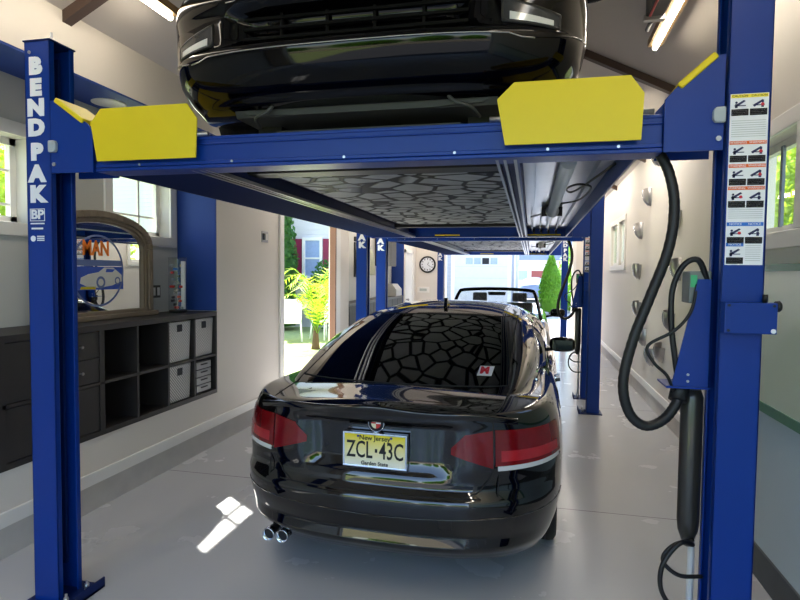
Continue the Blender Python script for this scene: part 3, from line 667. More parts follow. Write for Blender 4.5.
def build_coupe():
    car = thing('parked_car', 'glossy black two-door coupe with yellow licence plate, parked under the near lift', 'car', (-.735, 2.61, 0), rz=-math.radians(2))
    body = car_shell(PC).build('body', BLACK2, car); arch_cut(body, PC)
    g, G = greenhouse(PC); gh = g.build('roof', BLACK2, car)
    sk = Skin([body]); gk = Skin([gh]); both = Skin([body, gh])
    # glass
    def rg(u, v):
        zz = .99+v*.305; hw = .605-.03*v; x = (2*u-1)*hw
        zz += (1-v)*(-.012*(1-(2*u-1)**2)) + v*(-.012*(2*u-1)**2)
        return (x, -.5, zz), (0, 1, 0)
    rw = gk.patch(rg, 24, 14, 'rear_window', TINT, car, off=.0025)
    def rim(u):  # dark surround line
        return rg(u, 0)
    gk.seam([rg(i/20, 0) for i in range(21)]+[rg(1, i/20) for i in range(21)]+[rg(1-i/20, 1) for i in range(21)]+[rg(0, 1-i/20) for i in range(21)], 'window_seal', rw, .005)
    for s in (-1, 1):
        top = [(1.22,.985),(1.35,1.06),(1.6,1.165),(1.9,1.235),(2.2,1.265),(2.6,1.265),(2.9,1.225),(3.2,1.12),(3.48,1.0)]
        def sg(a, b):
            return lambda u, v: ((s*1.5, a+(b-a)*u, (.975-.012*(a+(b-a)*u-1.2))+v*(lerp1(top, a+(b-a)*u)-(.975-.012*(a+(b-a)*u-1.2)))), (-s, 0, 0))
        f = gk.patch(sg(1.24, 2.02), 14, 8, 'quarter_window', TINT, car, off=.003)
        f = gk.patch(sg(2.08, 3.42), 20, 8, 'side_window', TINT, car, off=.003)
        gk.seam([sg(1.2,3.46)(i/30, 1) for i in range(31)], 'window_trim', f, .006, CHROME)
        gk.seam([sg(1.2,3.46)(i/30, 0) for i in range(31)], 'window_trim', f, .006, CHROME)
        # door outline, handle, fuel flap
        ray = lambda y, z: ((s*1.5, y, z), (-s, 0, 0))
        d = sk.seam([ray(3.35,.85),ray(3.4,.6),ray(3.38,.35),ray(3.3,.27),ray(2.2,.27),ray(2.05,.32),ray(1.98,.55),ray(1.97,.7),ray(2.03,.86)], 'door_seam', car, .003)
        hd = sk.patch(lambda u, v: ((s*1.5, 2.14+.2*u, .745+.028*v), (-s,0,0)), 6, 2, 'door_handle', BLACK2, car, off=.03, depth=.0)
        if s == 1: sk.seam([ray(1.28+.085*math.cos(a), .80+.07*math.sin(a)) for a in [2*PI*i/24 for i in range(25)]], 'fuel_flap', car, .0025)
        # tail lamps: one on the lid, one on the wing
        def wrap(phi, z): c = (0, 1.1, z); dx, dy = math.sin(phi)*s, -math.cos(phi); return (dx*2.5, 1.1+dy*2.5, z), (-dx, -dy, 0)
        def lampA(u, v):
            ph = math.radians(20.5+9.8*u); zt = .825+.03*u if u > .3 else .765+.23*u; zb_ = .735-.06*u
            return wrap(ph, zb_+(zt-zb_)*v)
        def lampB(u, v):
            ph = math.radians(30.9+24*u); zt = .857-.012*u; zb_ = .685+.012*u
            return wrap(ph, zb_+(zt-zb_)*v)
        def strip(u, v):
            ph = math.radians(31.5+22*u); return wrap(ph, .663+.012*u+.022*v)
        la = sk.patch(lampA, 10, 6, 'tail_lamp', TAIL if s < 0 else TAIL, car, off=.006)
        lb = sk.patch(lampB, 16, 6, 'tail_lamp', TAIL, car, off=.006)
        def inB(u, v): return lampB(.06+.84*u, .12+.30*v)
        sk.patch(inB, 12, 3, 'lamp_band', TAIL2, lb, off=.0072, depth=0)
        sk.patch(strip, 12, 2, 'reverse_lens', LENS, lb, off=.006)
        # rear bumper crease and wing seam
        sk.seam([wrap(math.radians(30.4), z) for z in (.96,.92,.88,.8,.74,.68)]+[wrap(math.radians(29.4), .62), wrap(math.radians(27), .56), wrap(math.radians(23), .535)], 'lid_seam', car, .003)
        sk.seam([wrap(math.radians(31+25*i/10), .672) for i in range(11)], 'bumper_seam', car, .003)
        sk.seam([wrap(math.radians(a), .425+.0006*a) for a in range(0, 62, 4)], 'bumper_crease', car, .0035, BLACK2, .001)
        mirror_part(car, s*.925, 2.75, .975, s, -1, MATS['dim_mirror'])
        # deck shut lines running from the glass to the lid edge
        both.seam([((s*(.615-.02*i/8), .60-.55*i/8, 1.6), (0,0,-1)) for i in range(9)], 'lid_seam', car, .003)
    sk.seam([((-.52+1.04*i/20, -1, .535), (0,1,0)) for i in range(21)], 'lid_seam', car, .0035)
    # lip spoiler along the lid
    lp = []
    for i in range(31):
        x = -.68+1.36*i/30; y = 0
        while y < .5:
            p, n = sk.hit((x, y+.012, 1.6), (0,0,-1))
            if p is not None and p.z > .89: break
            y += .004
        lp.append(Vector((x, y, p.z-.001)))
    for _ in range(6): lp = [lp[0]]+[(lp[i-1]+lp[i]*2+lp[i+1])/4 for i in range(1, len(lp)-1)]+[lp[-1]]
    m = MB(); m.sm = True; rows = []
    for p in lp: rows.append([p+Vector((0,.10,-.002)), p+Vector((0,.05,.004)), p+Vector((0,.012,.014)), p+Vector((0,-.004,.012)), p+Vector((0,-.006,.002)), p+Vector((0,.004,-.02))])
    m.grid(rows); bmesh.ops.recalc_face_normals(m.bm, faces=m.bm.faces); m.build('lip_spoiler', BLACK2, car)
    # lower valance
    sk.seam([((-.55+1.1*i/16, -1, .345), (0,1,0)) for i in range(17)], 'valance_seam', car, .0035)
    tow = sk.seam([((.36+dx, -1, .41+dz), (0,1,0)) for dx, dz in ((-.03,-.025),(.03,-.025),(.03,.025),(-.03,.025),(-.03,-.025))], 'tow_cover', car, .0018)
    # licence plate with frame, lettering
    fr = MB(); y = .058
    fr.box(-.165,.165,y-.004,y+.03,.642,.652).box(-.165,.165,y-.004,y+.03,.806,.816).box(-.165,-.155,y-.004,y+.03,.65,.81).box(.155,.165,y-.004,y+.03,.65,.81)
    pf = MB().box(-.156,.156,y,y+.012,.65,.808).build('licence_plate', PLATE, car)
    fr.build('plate_frame', CHROME, pf, bevel=.003); bk = MB().box(-.16,.16,y+.012,y+.06,.648,.81).build('plate_mount', BLKPL, pf)
    text('plate_number', 'ZCL', .118, (-.078, y-.001, .727), DARK, pf, bold=.0012, sx=.62, depth=.001)
    text('plate_number', '43C', .118, (.086, y-.001, .727), DARK, pf, bold=.0012, sx=.62, depth=.001)
    MB().box(.002,.014,y-.0015,y,.72,.738).build('plate_dash', DARK, pf)
    text('plate_state', 'New Jersey', .034, (0, y-.001, .790), DARK, pf, bold=.0004)
    text('plate_motto', 'Garden State', .026, (0, y-.001, .664), DARK, pf, bold=.0006)
    for x in (-.085,.085): MB().lathe([(.006,-.004),(.006,0)], (x, y, .797), 'y', 10).build('plate_screw', mat('screw_blue',(60,60,140),.4), pf)
    # round badge
    p, n = sk.hit((-.0, -1, .858), (0,1,0)); by = p.y-.004 if p else .05
    bz = .858; bd = MB().lathe([(.0,by-.007),(.036,by-.006),(.041,by-.001),(.041,by+.03)], (0,0,bz), 'y', 36).build('badge', DARK, car)
    MB().lathe([(.0385,by-.008),(.0415,by-.008),(.043,by+.0),(.0385,by-.004)], (0,0,bz), 'y', 36, cap=False).build('badge_ring', CHROME, bd)
    for k, mt in enumerate((mat('badge_white',(235,235,230),.3), mat('badge_red',(196,40,40),.3), mat('badge_cream',(222,214,180),.3), MATS['badge_red'] if 'badge_red' in MATS else TAIL)):
        a0 = PI/2*k; q = [(0, bz)]+[(.024*math.cos(a0+PI/2*i/8), bz+.024*math.sin(a0+PI/2*i/8)) for i in range(9)]
        MB().prism(q, by-.0095, by-.006).build('badge_quarter', mt, bd)
    # sticker low on the right of the rear glass
    def st(u, v): return (.462+(u-.5)*.082+.006*v, -.5, 1.022+.035*v+.006*(1 if 0 else 0)), (0,1,0)
    stk = gk.patch(st, 4, 3, 'window_sticker', WHITE, car, off=.005)
    p, n = gk.hit((.46,-.5,1.037), (0,1,0))
    text('sticker_letter', 'M', .105, p+n*.010, mat('sticker_red',(200,30,50),.5), stk, rot=(math.radians(20),0,0), bold=.006, sx=.62, depth=.0006)
    # exhaust tips, antenna, wheels
    for x in (-.60,-.52):
        e = MB(); e.lathe([(.030,.07),(.033,.05),(.035,.03),(.031,.028),(.028,.06),(.028,.3)], (x,.07,.212), 'y', 24, cap=False); e.lathe([(.028,.12),(.028,.13)], (x,.07,.212), 'y', 24)
        t = e.build('exhaust_tip', CHROME, car); MB().lathe([(.0285,.050),(.0285,.10)], (x,.07,.212), 'y', 20).build('exhaust_bore', DARK, t)
    an = MB(); an.prism([(1.93,1.335),(2.10,1.345),(2.02,1.375),(1.965,1.408),(1.945,1.408)], -.016, .016, 'x'); an.build('shark_fin_antenna', BLACK2, car, bevel=.005)
    MB().box(-.6,.6,.3,4.2,.17,.24).build('underbody', BLKPL, car)
    for y in PC['axles']:
        for s in (-1, 1): wheel(car, s*(.891-.125), y, .318, s)
    return car
coupe = build_coupe()

# --- saloon raised on the near lift, nose towards the viewer
PS = dict(L=4.6, W=.945, Cr=.75, Cf=.50, n=3.1, axles=(1.0, 3.72), arch=.36, wr=.325,
    wprof=[(0,.86),(.08,.92),(.2,.97),(.36,.995),(.55,1),(.7,.992),(.85,.965),(.93,.94),(1,.88)],
    plan=[(0,.97),(.25,1),(.7,1),(.9,.99),(1,.99)],
    zt=[(0,.98),(.5,.99),(1.3,.96),(3.2,.93),(3.9,.88),(4.3,.80),(4.6,.72)],
    zb=[(0,.25),(.5,.2),(3.9,.17),(4.3,.13),(4.6,.15)],
    rear=[(.2,.08),(.4,0),(.6,.02),(.95,.08)],
    front=[(.17,.13),(.20,.075),(.24,.03),(.30,.006),(.345,.0),(.36,.02),(.50,.025),(.53,.0),(.60,.01),(.66,.05),(.72,.12)],
    mouth=[(.50,.355,.525,.10)],
    crown=lambda y, q, r: q*.05,
    roof=[(.45,.60,.99,.93),(.7,.67,1.07,.92),(1.0,.72,1.2,.91),(1.3,.74,1.33,.90),(1.6,.75,1.41,.9),(2.1,.755,1.46,.9),(2.5,.755,1.455,.9),(2.75,.755,1.41,.9),(3.0,.75,1.29,.89),(3.3,.74,1.14,.88),(3.55,.72,.99,.87)])
def build_saloon():
    car = thing('raised_car', 'black car raised on the near lift, its front bumper facing the viewer', 'car', (-.725, 6.74, 2.172), rz=PI)
    body = car_shell(PS).build('body', BLACK, car); arch_cut(body, PS)
    g, G = greenhouse(PS); gh = g.build('roof', BLACK, car); sk = Skin([body]); gk = Skin([gh])
    ws = gk.patch(lambda u, v: (((2*u-1)*(.60-.06*v), 6, 1.02+.36*v), (0,-1,0)), 16, 8, 'windscreen', TINT, car, off=.003)
    for s in (-1, 1):
        top = [(1.0,1.02),(1.3,1.2),(1.7,1.31),(2.3,1.34),(2.7,1.29),(3.3,1.06)]
        gk.patch(lambda u, v: ((s*1.6, 1.05+2.15*u, .97+v*(lerp1(top, 1.05+2.15*u)-.97)), (-s,0,0)), 20, 6, 'side_window', TINT, car, off=.003)
        # fog lamps set in the corners
        F = lambda x, z: ((s*x, 6, z), (0,-1,0))
        q = lambda u, v: F(.60+.21*u, .375+v*(.085-.035*u)-.012*u)
        fl = sk.patch(q, 12, 5, 'fog_lamp', mat('fog_lamp_face',(62,64,68),.12,metal=.5,var=.5,scale=40), car, off=.004)
        sk.seam([q(i/10,0) for i in range(11)]+[q(1,i/4) for i in range(5)]+[q(1-i/10,1) for i in range(11)]+[q(0,1-i/4) for i in range(5)], 'lamp_rim', fl, .006, BLKPL)
        sk.patch(lambda u, v: q(.12+.76*u, .08+.36*v), 10, 3, 'fog_lamp_face', LENS, fl, off=.0065, depth=0)  # pale patch paints in the bright streak low in the lamp
        sk.seam([F(.72+.20*i/10, .318+.05*(i/10)**1.5) for i in range(11)], 'corner_crease', car, .0035, BLACK)
        hp = sk.patch(lambda u, v: F(.42+.36*u, .60+.09*v), 10, 4, 'headlamp', LENS, car, off=.004)
        # brake duct arches below the bumper
        MB().tube(spline([(s*.36,4.40,.20),(s*.40,4.42,.13),(s*.47,4.40,.105),(s*.5,4.3,.09)]), .008, 8).build('duct_strap', GREYPL, car)
        MB().tube(spline([(s*.66,4.28,.185),(s*.6,4.36,.165),(s*.52,4.36,.15),(s*.42,4.34,.16)]), .02, 8).build('duct_lip', GREYPL, car)
        mirror_part(car, s*1.0, 3.25, 1.05, s, 1)
    # bright trim lines, grille bars
    for z, hw in ((.53,.52),(.315,.72)):
        sk.seam([((-hw+2*hw*i/30, 6, z+(.012 if abs(-hw+2*hw*i/30) < hw*.9 else 0)), (0,-1,0)) for i in range(31)], 'bumper_trim', car, .0025, ALU)
    gb = MB()
    for z in (.395,.435,.475): gb.box(-.47,.47,4.49,4.51,z,z+.012)
    for x in (-.3,-.1,.1,.3): gb.box(x,x+.012,4.488,4.50,.37,.52)
    gb.build('lower_grille', mat('grille_black', (9,9,10), .7, spec=.15), car)
    # chin spoiler, undertray, front crossmember
    m = MB(); m.prism([(-.60,.175),(.60,.175),(.52,.125),(.30,.115),(-.30,.115),(-.52,.125)], 4.36, 4.385); m.build('air_dam', GREYPL, car)
    m = MB(); m.prism([(3.2,.13),(4.37,.115),(4.40,.165),(3.2,.19)], -.58, .58, 'x'); m.build('undertray', GREYPL, car)
    m = MB(); m.prism([(3.5,.03),(4.3,.045),(4.3,.07),(3.5,.06)], -.42, .42, 'x'); m.build('lower_tray', GREYPL, car)
    for s in (-1, 1): MB().box(s*.44, s*.56, 4.05, 4.20, .03, .14).build('tray_bracket', BLKPL, car)
    MB().box(-.6,.6,.3,3.2,.10,.2).build('underbody', GREYPL, car)
    MB().tube([(-.2,.5,.13),(-.2,3.0,.13)], .04, 12).build('exhaust_pipe', STEEL, car)
    for y in PS['axles']:
        for s in (-1, 1): wheel(car, s*.79, y, .325, s)
    return car
saloon = build_saloon()

# --- open convertible under the far lift, nose towards the viewer
PV = dict(L=4.55, W=.88, Cr=.75, Cf=.85, n=2.6, axles=(1.0, 3.65), arch=.35, wr=.318,
    wprof=[(0,.90),(.2,.97),(.4,1),(.7,.99),(.9,.955),(1,.88)], plan=[(0,.97),(.25,1),(.7,1),(1,.96)],
    zt=[(0,.93),(.8,.95),(2.0,.90),(3.0,.90),(3.9,.83),(4.3,.74),(4.55,.66)], zb=[(0,.25),(.5,.2),(3.9,.19),(4.55,.2)],
    rear=[(.2,.08),(.4,0),(.95,.08)], front=[(.2,.06),(.35,0),(.5,.01),(.7,.08)], mouth=[(.4,.3,.42,.05)],
    crown=lambda y, q, r: q*.05)
def build_cabrio():
    car = thing('convertible_car', 'dark open-top convertible facing the viewer beyond the coupe', 'car', (-.56, 12.25, 0), rz=PI)
    body = car_shell(PV).build('body', mat('dark_plum_paint',(24,20,24),.14,coat=1,var=.02), car); PV['paint'] = MATS['dark_plum_paint']
    # cockpit cut-out
    c = MB().box(-.66,.66,1.15,2.85,.45,1.3).build('cutter', BLKPL)
    md = body.modifiers.new('c', 'BOOLEAN'); md.operation = 'DIFFERENCE'; md.object = c; md.solver = 'EXACT'
    bpy.context.view_layer.update(); me = bpy.data.meshes.new_from_object(body.evaluated_get(bpy.context.evaluated_depsgraph_get())); body.modifiers.clear(); body.data = me; bpy.data.objects.remove(c)
    arch_cut(body, PV)
    sk = Skin([body])
    fr = MB(); fr.sm = True
    b0, t0 = (.70,3.02,.92), (.60,2.55,1.33)
    pts = [(-.72,3.05,.90),(-.66,2.78,1.17),(-.615,2.64,1.30),(-.56,2.60,1.335),(-.3,2.575,1.355),(0,2.57,1.36),(.3,2.575,1.355),(.56,2.60,1.335),(.615,2.64,1.30),(.66,2.78,1.17),(.72,3.05,.90)]
    fr.tube(spline(pts, 6), .028, 10); f = fr.build('windscreen_frame', BLACK, car)
    MB().grid and None
    m = MB(); m.grid([[(-.70,3.03,.92),(.70,3.03,.92)],[(-.60,2.62,1.33),(.60,2.62,1.33)]]); m.grid([[(-.70,3.036,.924),(.70,3.036,.924)],[(-.60,2.626,1.334),(.60,2.626,1.334)]]); m.build('windscreen', GLASS, f)
    MB().prism([(-.14,1.25),(.14,1.25),(.15,1.31),(-.15,1.31)], 2.50, 2.54).build('rear_view_mirror', BLKPL, f, bevel=.012)
    LE = mat('seat_leather',(74,74,78),.5,var=.1)
    for s in (-1, 1):
        m = MB(); m.box(s*.36-.25, s*.36+.25, 1.75, 2.25, .45, .62); m.prism([(1.62,.55),(1.80,.55),(1.70,1.10),(1.56,1.08)], s*.36-.24, s*.36+.24, 'x'); st = m.build('seat', LE, car, bevel=.03)
        MB().prism([(1.54,1.10),(1.66,1.11),(1.63,1.27),(1.55,1.26)], s*.36-.13, s*.36+.13, 'x').build('headrest', LE, st, bevel=.025)
        mirror_part(car, s*.98, 2.85, 1.0, s, -1)
        sk.patch(lambda u, v: ((s*(.46+.26*u), 6, .58+.10*v), (0,-1,0)), 8, 4, 'headlamp', LENS, car)
    m = MB(); m.lathe([(.17,0),(.19,.01),(.19,.025),(.17,.03)], (-.36,2.62,.82), 'y', 24, cap=False); m.build('steering_wheel', BLKPL, car)
    MB().prism([(2.6,.60),(3.0,.60),(3.0,.9),(2.7,.86)], -.64, .64, 'x').build('dashboard', BLKPL, car)
    for y in PV['axles']:
        for s in (-1, 1): wheel(car, s*.76, y, .318, s)
    return car
cab = build_cabrio()

# ------------------------------------------------------------------ left niche: shelving, baskets, mirror
ys = [2.53, 2.905, 3.28, 3.64, 4.005, 4.37, 4.722]
sh = thing('cube_shelf', 'long black-brown cube shelving unit set into the left wall niche', 'shelf', (0,0,0))
xf, xb = XL+.006, XN
t = .018; z0, zm, z1 = .485, .84, 1.195
m = MB(); m.box(xb, xf, ys[0]-.02, ys[-1], z1, 1.235); m.build('top_board', CABB, sh)
m = MB(); m.box(xb, xf, ys[0]-.02, ys[-1], z0, z0+.035); m.build('bottom_board', CABB, sh)
for i, y in enumerate(ys):
    th = .022 if i in (0, 2, 6) else .010; m = MB(); m.box(xb, xf, max(ys[0]-.02, y-th), min(ys[-1], y+th), z0+.035, z1); m.build('upright', CABB, sh)
MB().box(xb, xf, ys[0], ys[-1], zm-.01, zm+.01).build('middle_board', CABB, sh)
MB().box(xb, xb+.01, ys[0], ys[-1], z0+.03, z1).build('back_board', CABI, sh)
def drawer(ya, yb, za, zb, knob=True):
    d = MB().box(xf-.03, xf-.004, ya, yb, za, zb).build('drawer_front', CABB, sh, bevel=.002)
    if knob: MB().lathe([(.005,xf-.004),(.005,xf+.012),(.011,xf+.018),(.009,xf+.024)], (0,(ya+yb)/2,(za+zb)/2), 'x', 12).build('knob', ALU, d)
for a, b in ((1,2),):
    drawer(ys[a]+.013, ys[b]-.024, zm+.014, (zm+z1)/2-.002); drawer(ys[a]+.013, ys[b]-.024, (zm+z1)/2+.002, z1-.004)
    MB().box(xf-.03, xf-.004, ys[a]+.013, ys[b]-.024, z0+.04, zm-.014).build('door', CABB, sh, bevel=.002)
for a, b in ((0,1),):
    for za, zb in ((z0+.04, zm-.014), (zm+.014, z1-.004)): MB().box(xf-.03, xf-.004, ys[a]+.024, ys[b]-.013, za, zb).build('door', CABB, sh, bevel=.002)
def basket(ya, yb, za, zb, label):
    b = thing('storage_basket', label, 'basket', (XL-.19, (ya+yb)/2, za), 'woven white baskets in the shelf')
    m = MB(); x0, x1 = -.185, .17; h = zb-za; w = (yb-ya)/2
    m.prism([(-w*.86,0),(w*.86,0),(w,h),(-w,h)], x0, x1, 'x'); m.build('basket_body', BASK, b, bevel=.008)
    MB().box(x1, x1+.002, -.035, .035, h-.085, h-.025).build('handle_tab', DARK, b)
    return b
basket(ys[4]+.02, ys[5]-.02, zm+.012, z1-.012, 'white woven basket in the top row, left of its neighbour in the end column')
basket(ys[5]+.02, ys[6]-.02, zm+.012, z1-.012, 'white woven basket in the top right corner cube of the shelf')
basket(ys[4]+.02, ys[5]-.02, z0+.037, zm-.02, 'white woven basket in the bottom row beside the silver drawer tower')
dt = thing('drawer_tower', 'small silver-grey drawer tower in the bottom right cube of the shelf', 'drawer box', (XL-.17, (ys[5]+ys[6])/2, z0+.036))
MB().box(-.15,.14,-.125,.125,0,.285).build('case', mat('tower_dark',(58,58,60),.5), dt)
SG = mat('silver_grey',(168,168,168),.35,metal=.3)
for q in range(4): 
    f = MB().box(.14,.15,-.115,.115,.012+q*.068,.07+q*.068).build('tower_drawer', SG, dt, bevel=.003)
    MB().box(.15,.156,-.05,.05,.045+q*.068,.055+q*.068).build('pull', DARK, f)
# arched mirror
mr = thing('arched_mirror', 'large arched mirror in weathered brown frame with painted sports car, on the shelf', 'mirror', (-3.12, 3.62, 1.237))
def arch(w, h0, h1, n=24):
    # straight to h0, then a flat round arch up to h1
    return [(w, 0), (w, h0)]+[(w*math.cos(PI*i/n), h0+(h1-h0)*math.sin(PI*i/n)**.85) for i in range(1, n)]+[(-w, h0), (-w, 0)]
def arch_ring(mb, wi, hi0, hi1, zi, wo, ho0, ho1, x0, x1):
    A = arch(wi, hi0, hi1); B = arch(wo, ho0, ho1); A = [(a, max(b, zi)) for a, b in A]
    for i in range(len(A)-1):
        q = [A[i], B[i], B[i+1], A[i+1]]; mb.prism(q, x0, x1, 'x')
m = MB(); arch_ring(m, .455,.53,.715,.05, .53,.54,.775, 0, .035); m.box(0,.04,-.55,.55,0,.06); fr = m.build('frame', FRAME, mr)
m = MB(); arch_ring(m, .50,.54,.75,.05, .555,.545,.80, .0, .055); m.build('frame_moulding', FRAME, mr, bevel=.006)
m = MB(); arch_ring(m, .47,.53,.73,.05, .485,.54,.745, .0, .045); m.build('frame_bead', FRAME, mr)
m = MB(); m.box(-.01,.07,-.60,.60,0,.035); m.build('frame_sill', FRAME, mr, bevel=.006)
g = MB(); g.prism([(a, max(b,.05)) for a, b in arch(.45,.53,.71)], .008, .014, 'x'); gl = g.build('mirror_glass', MIRR, mr)
# painted emblem on the glass: ring, orange script, car outline
x = .0145; EM = mat('emblem_grey_blue',(96,112,160),.4); OR = mat('emblem_orange',(236,120,20),.5); CR = mat('emblem_cream',(214,212,206),.5); EB = mat('emblem_blue',(40,80,180),.4)
rg_ = MB()
for i in range(48):
    a, b = 2*PI*i/48, 2*PI*(i+1)/48; c = (-.02,.36)
    rg_.prism([(c[0]+.25*math.cos(a), c[1]+.25*math.sin(a)),(c[0]+.265*math.cos(a), c[1]+.265*math.sin(a)),(c[0]+.265*math.cos(b), c[1]+.265*math.sin(b)),(c[0]+.25*math.cos(b), c[1]+.25*math.sin(b))], x, x+.001, 'x')
rg_.build('painted_ring', EM, gl)
text('painted_script', 'MAN', .15, (x+.001, -.04, .52), OR, gl, rot=(PI/2,0,PI/2), bold=.004, sx=.8)
MB().prism([(-.27,.395),(.23,.395),(.23,.44),(-.27,.44)], x, x+.001, 'x').build('painted_band', EM, gl)
MB().prism([(-.27,.22),(.24,.22),(.24,.39),(-.27,.39)], x, x+.0006, 'x').build('painted_field', EB, gl)
cp = [(-.20,.27),(-.19,.31),(-.12,.335),(-.02,.35),(.04,.385),(.13,.385),(.19,.35),(.22,.33),(.22,.28),(.16,.265),(.12,.25),(-.02,.235),(-.12,.24)]
MB().prism(cp, x+.0006, x+.002, 'x').build('painted_car', CR, gl)
for yy, zz, r in ((.0,.275,.045),(.175,.285,.03)):
    MB().lathe([(r,x+.002),(r,x+.003)], (0,yy,zz), 'x', 24).build('painted_wheel', EM, gl); MB().lathe([(r*.6,x+.003),(r*.6,x+.0035)], (0,yy,zz), 'x', 20).build('painted_hub', CR, gl)
MB().prism([(.05,.35),(.12,.35),(.15,.372),(.06,.375)], x+.002, x+.003, 'x').build('painted_windscreen', EB, gl)
MB().prism([(-.2,.225),(-.05,.225),(-.05,.245),(-.19,.245)], x+.001, x+.002, 'x').build('painted_yellow', YEL, gl)
# toy tower and outlet
tt = thing('toy_tube', 'tall clear tube packed with little red and silver toys beside the blue panel', 'display tube', (-3.04, 4.47, 1.237))
MB().lathe([(.075,0),(.075,.02)], (0,0,0)).build('tube_base', BLKPL, tt); MB().lathe([(.078,.47),(.078,.485)], (0,0,0)).build('tube_lid', GLASS, tt)
MB().lathe([(.078,.02),(.078,.47)], (0,0,0), cap=False).build('clear_wall', thin_glass('clear_plastic'), tt)
MB().box(.04,.07,-.012,.012,.03,.45).build('white_strip', WHITE, tt)
cols = [mat('toy_red',(190,36,30),.4), mat('toy_silver',(150,155,160),.3), mat('toy_blue',(70,120,190),.4), mat('toy_yellow',(214,180,60),.4), mat('toy_dark',(50,48,48),.4)]
for i in range(26):
    a = random.uniform(-1.5,1.5); zz = .03+(i//2)*.031; o = MB().box(-.022,.022,-.012,.012,0,.022).build('toy_car', random.choice(cols), tt, bevel=.005); o.location = (.045*math.cos(i*2.4), .045*math.sin(i*2.4), zz); o.rotation_euler.z = a
ol = thing('outlet_plate', 'dark double outlet plate on the niche wall right of the mirror', 'outlet', (XN+.001, 4.40, 1.42))
MB().box(0,.006,-.06,.06,-.055,.055).build('plate', mat('outlet_dark',(70,66,62),.4), ol, bevel=.002)
for yy in (-.03,.03): MB().box(.006,.009,yy-.016,yy+.016,-.035,.035).build('socket', TRIMW, ol)
sw = thing('light_switch', 'small brushed light switch plate on the wall left of the side doorway', 'switch', (XL, 5.70, 1.98))
MB().box(0,.006,-.075,.075,-.06,.06).build('plate', ALU, sw, bevel=.002)
for yy in (-.035,.03): MB().box(.006,.012,yy-.018,yy+.018,-.034,.034).build('rocker', TRIMW if yy > 0 else DARK, sw)
dl = thing('recessed_speaker', 'white round grille recessed in the blue ceiling of the near niche', 'speaker', (-3.03, 3.64, 2.822))
MB().lathe([(.0,-.008),(.10,-.008),(.118,-.004),(.118,0)], (0,0,0), 'z', 32).build('grille', TRIMW, dl)
# far niche: peg rack, television, cabinet, magazine files
pg = thing('peg_rack', 'black wall rack with a hanging jacket just past the side doorway', 'rack', (XF, 10.1, 1.55))
MB().box(0,.03,-.32,.32,.62,.70).build('rail', BLKPL, pg); MB().box(0,.02,-.32,.32,-.02,.60).build('back_panel', BLKPL, pg)
for yy in (-.25,-.08,.09,.25): MB().tube([(0.02,yy,.64),(.09,yy,.64),(.10,yy,.68)], .008, 8).build('hook', ALU, pg)
jk = MB(); jk.sm = True; jk.lathe([(.04,.55),(.10,.50),(.13,.35),(.15,.1),(.15,.06)], (.10,-.06,0), 'z', 16); tag(jk.build('hanging_jacket', mat('jacket_pale',(190,192,170),.8,var=.25), None, loc=(XF+.08,10.1,1.5)), 'pale jacket with yellow patch hanging from the black rack', 'jacket')
tv = thing('wall_cabinet', 'dark wall cabinet high in the far niche between the two blue posts', 'cabinet', (XF, 11.7, 1.75))
MB().box(0,.2,-.5,.5,0,.62).build('cabinet_body', BLKPL, tv); MB().box(.20,.21,-.49,-.01,.01,.61).build('door', CABB, tv); MB().box(.20,.21,.01,.49,.01,.61).build('door', CABB, tv)
fc = thing('low_cabinet', 'dark low cabinet running along the far niche', 'cabinet', (XF+.002, 10.55, .485))
MB().box(.002,.28,-1.9,1.98,0,.60).build('cabinet_body', CABB, fc); MB().box(0,.284,-1.9,1.98,.60,.625).build('top_board', CABB, fc)
for q in range(8): MB().box(.28,.286,-1.88+q*.48,-1.42+q*.48,.02,.58).build('door', CABI, fc)
mf0 = None
for q in range(6):
    lab = 'pale magazine file in the row on the far cabinet under the blue panel'
    m = MB(); m.prism([(-.12,0),(.12,0),(.12,.14),(.02,.26),(-.12,.26)], -.042, .042, 'y'); o = m.build('magazine_file', mat('file_grey',(186,182,176),.6), None, loc=(XF+.14, 12.05+q*.09, 1.11)) if mf0 is None else mf0.copy()
    if mf0 is None: mf0 = o
    else: COL.objects.link(o); o.location = (XF+.14, 12.05+q*.09, 1.11)
    tag(o, lab, 'file box', 'magazine files in the far niche')
# far wall: clock, thermostat
ck = thing('wall_clock', 'round black-rimmed wall clock on the far wall', 'clock', (-2.52, Y1-.002, 1.83))
MB().lathe([(.17,-.01),(.17,0)], (0,0,0), 'y', 36).build('clock_face', WHITE, ck)
MB().lathe([(.17,-.03),(.205,-.03),(.21,0),(.17,0)], (0,0,0), 'y', 36, cap=False).build('clock_rim', BLKPL, ck)
m = MB()
for q in range(12): a = q*PI/6; m.box(.135*math.sin(a)-.01, .135*math.sin(a)+.01, -.013, -.01, .135*math.cos(a)-.016, .135*math.cos(a)+.016)
m.build('hour_marks', DARK, ck)
for a, l in ((.6,.07),(2.2,.11)): MB().tube([(0,-.016,0),(l*math.sin(a),-.016,l*math.cos(a))], .005, 6).build('clock_hand', DARK, ck)
th = thing('control_plate', 'small white rectangular plate on the far wall below the clock', 'wall plate', (-2.62, Y1-.001, 1.2))
MB().box(-.15,.15,-.012,0,-.07,.07).build('plate', TRIMW, th, bevel=.003); MB().box(-.09,.09,-.015,-.012,-.03,.03).build('display', mat('lcd',(170,178,170),.3), th)
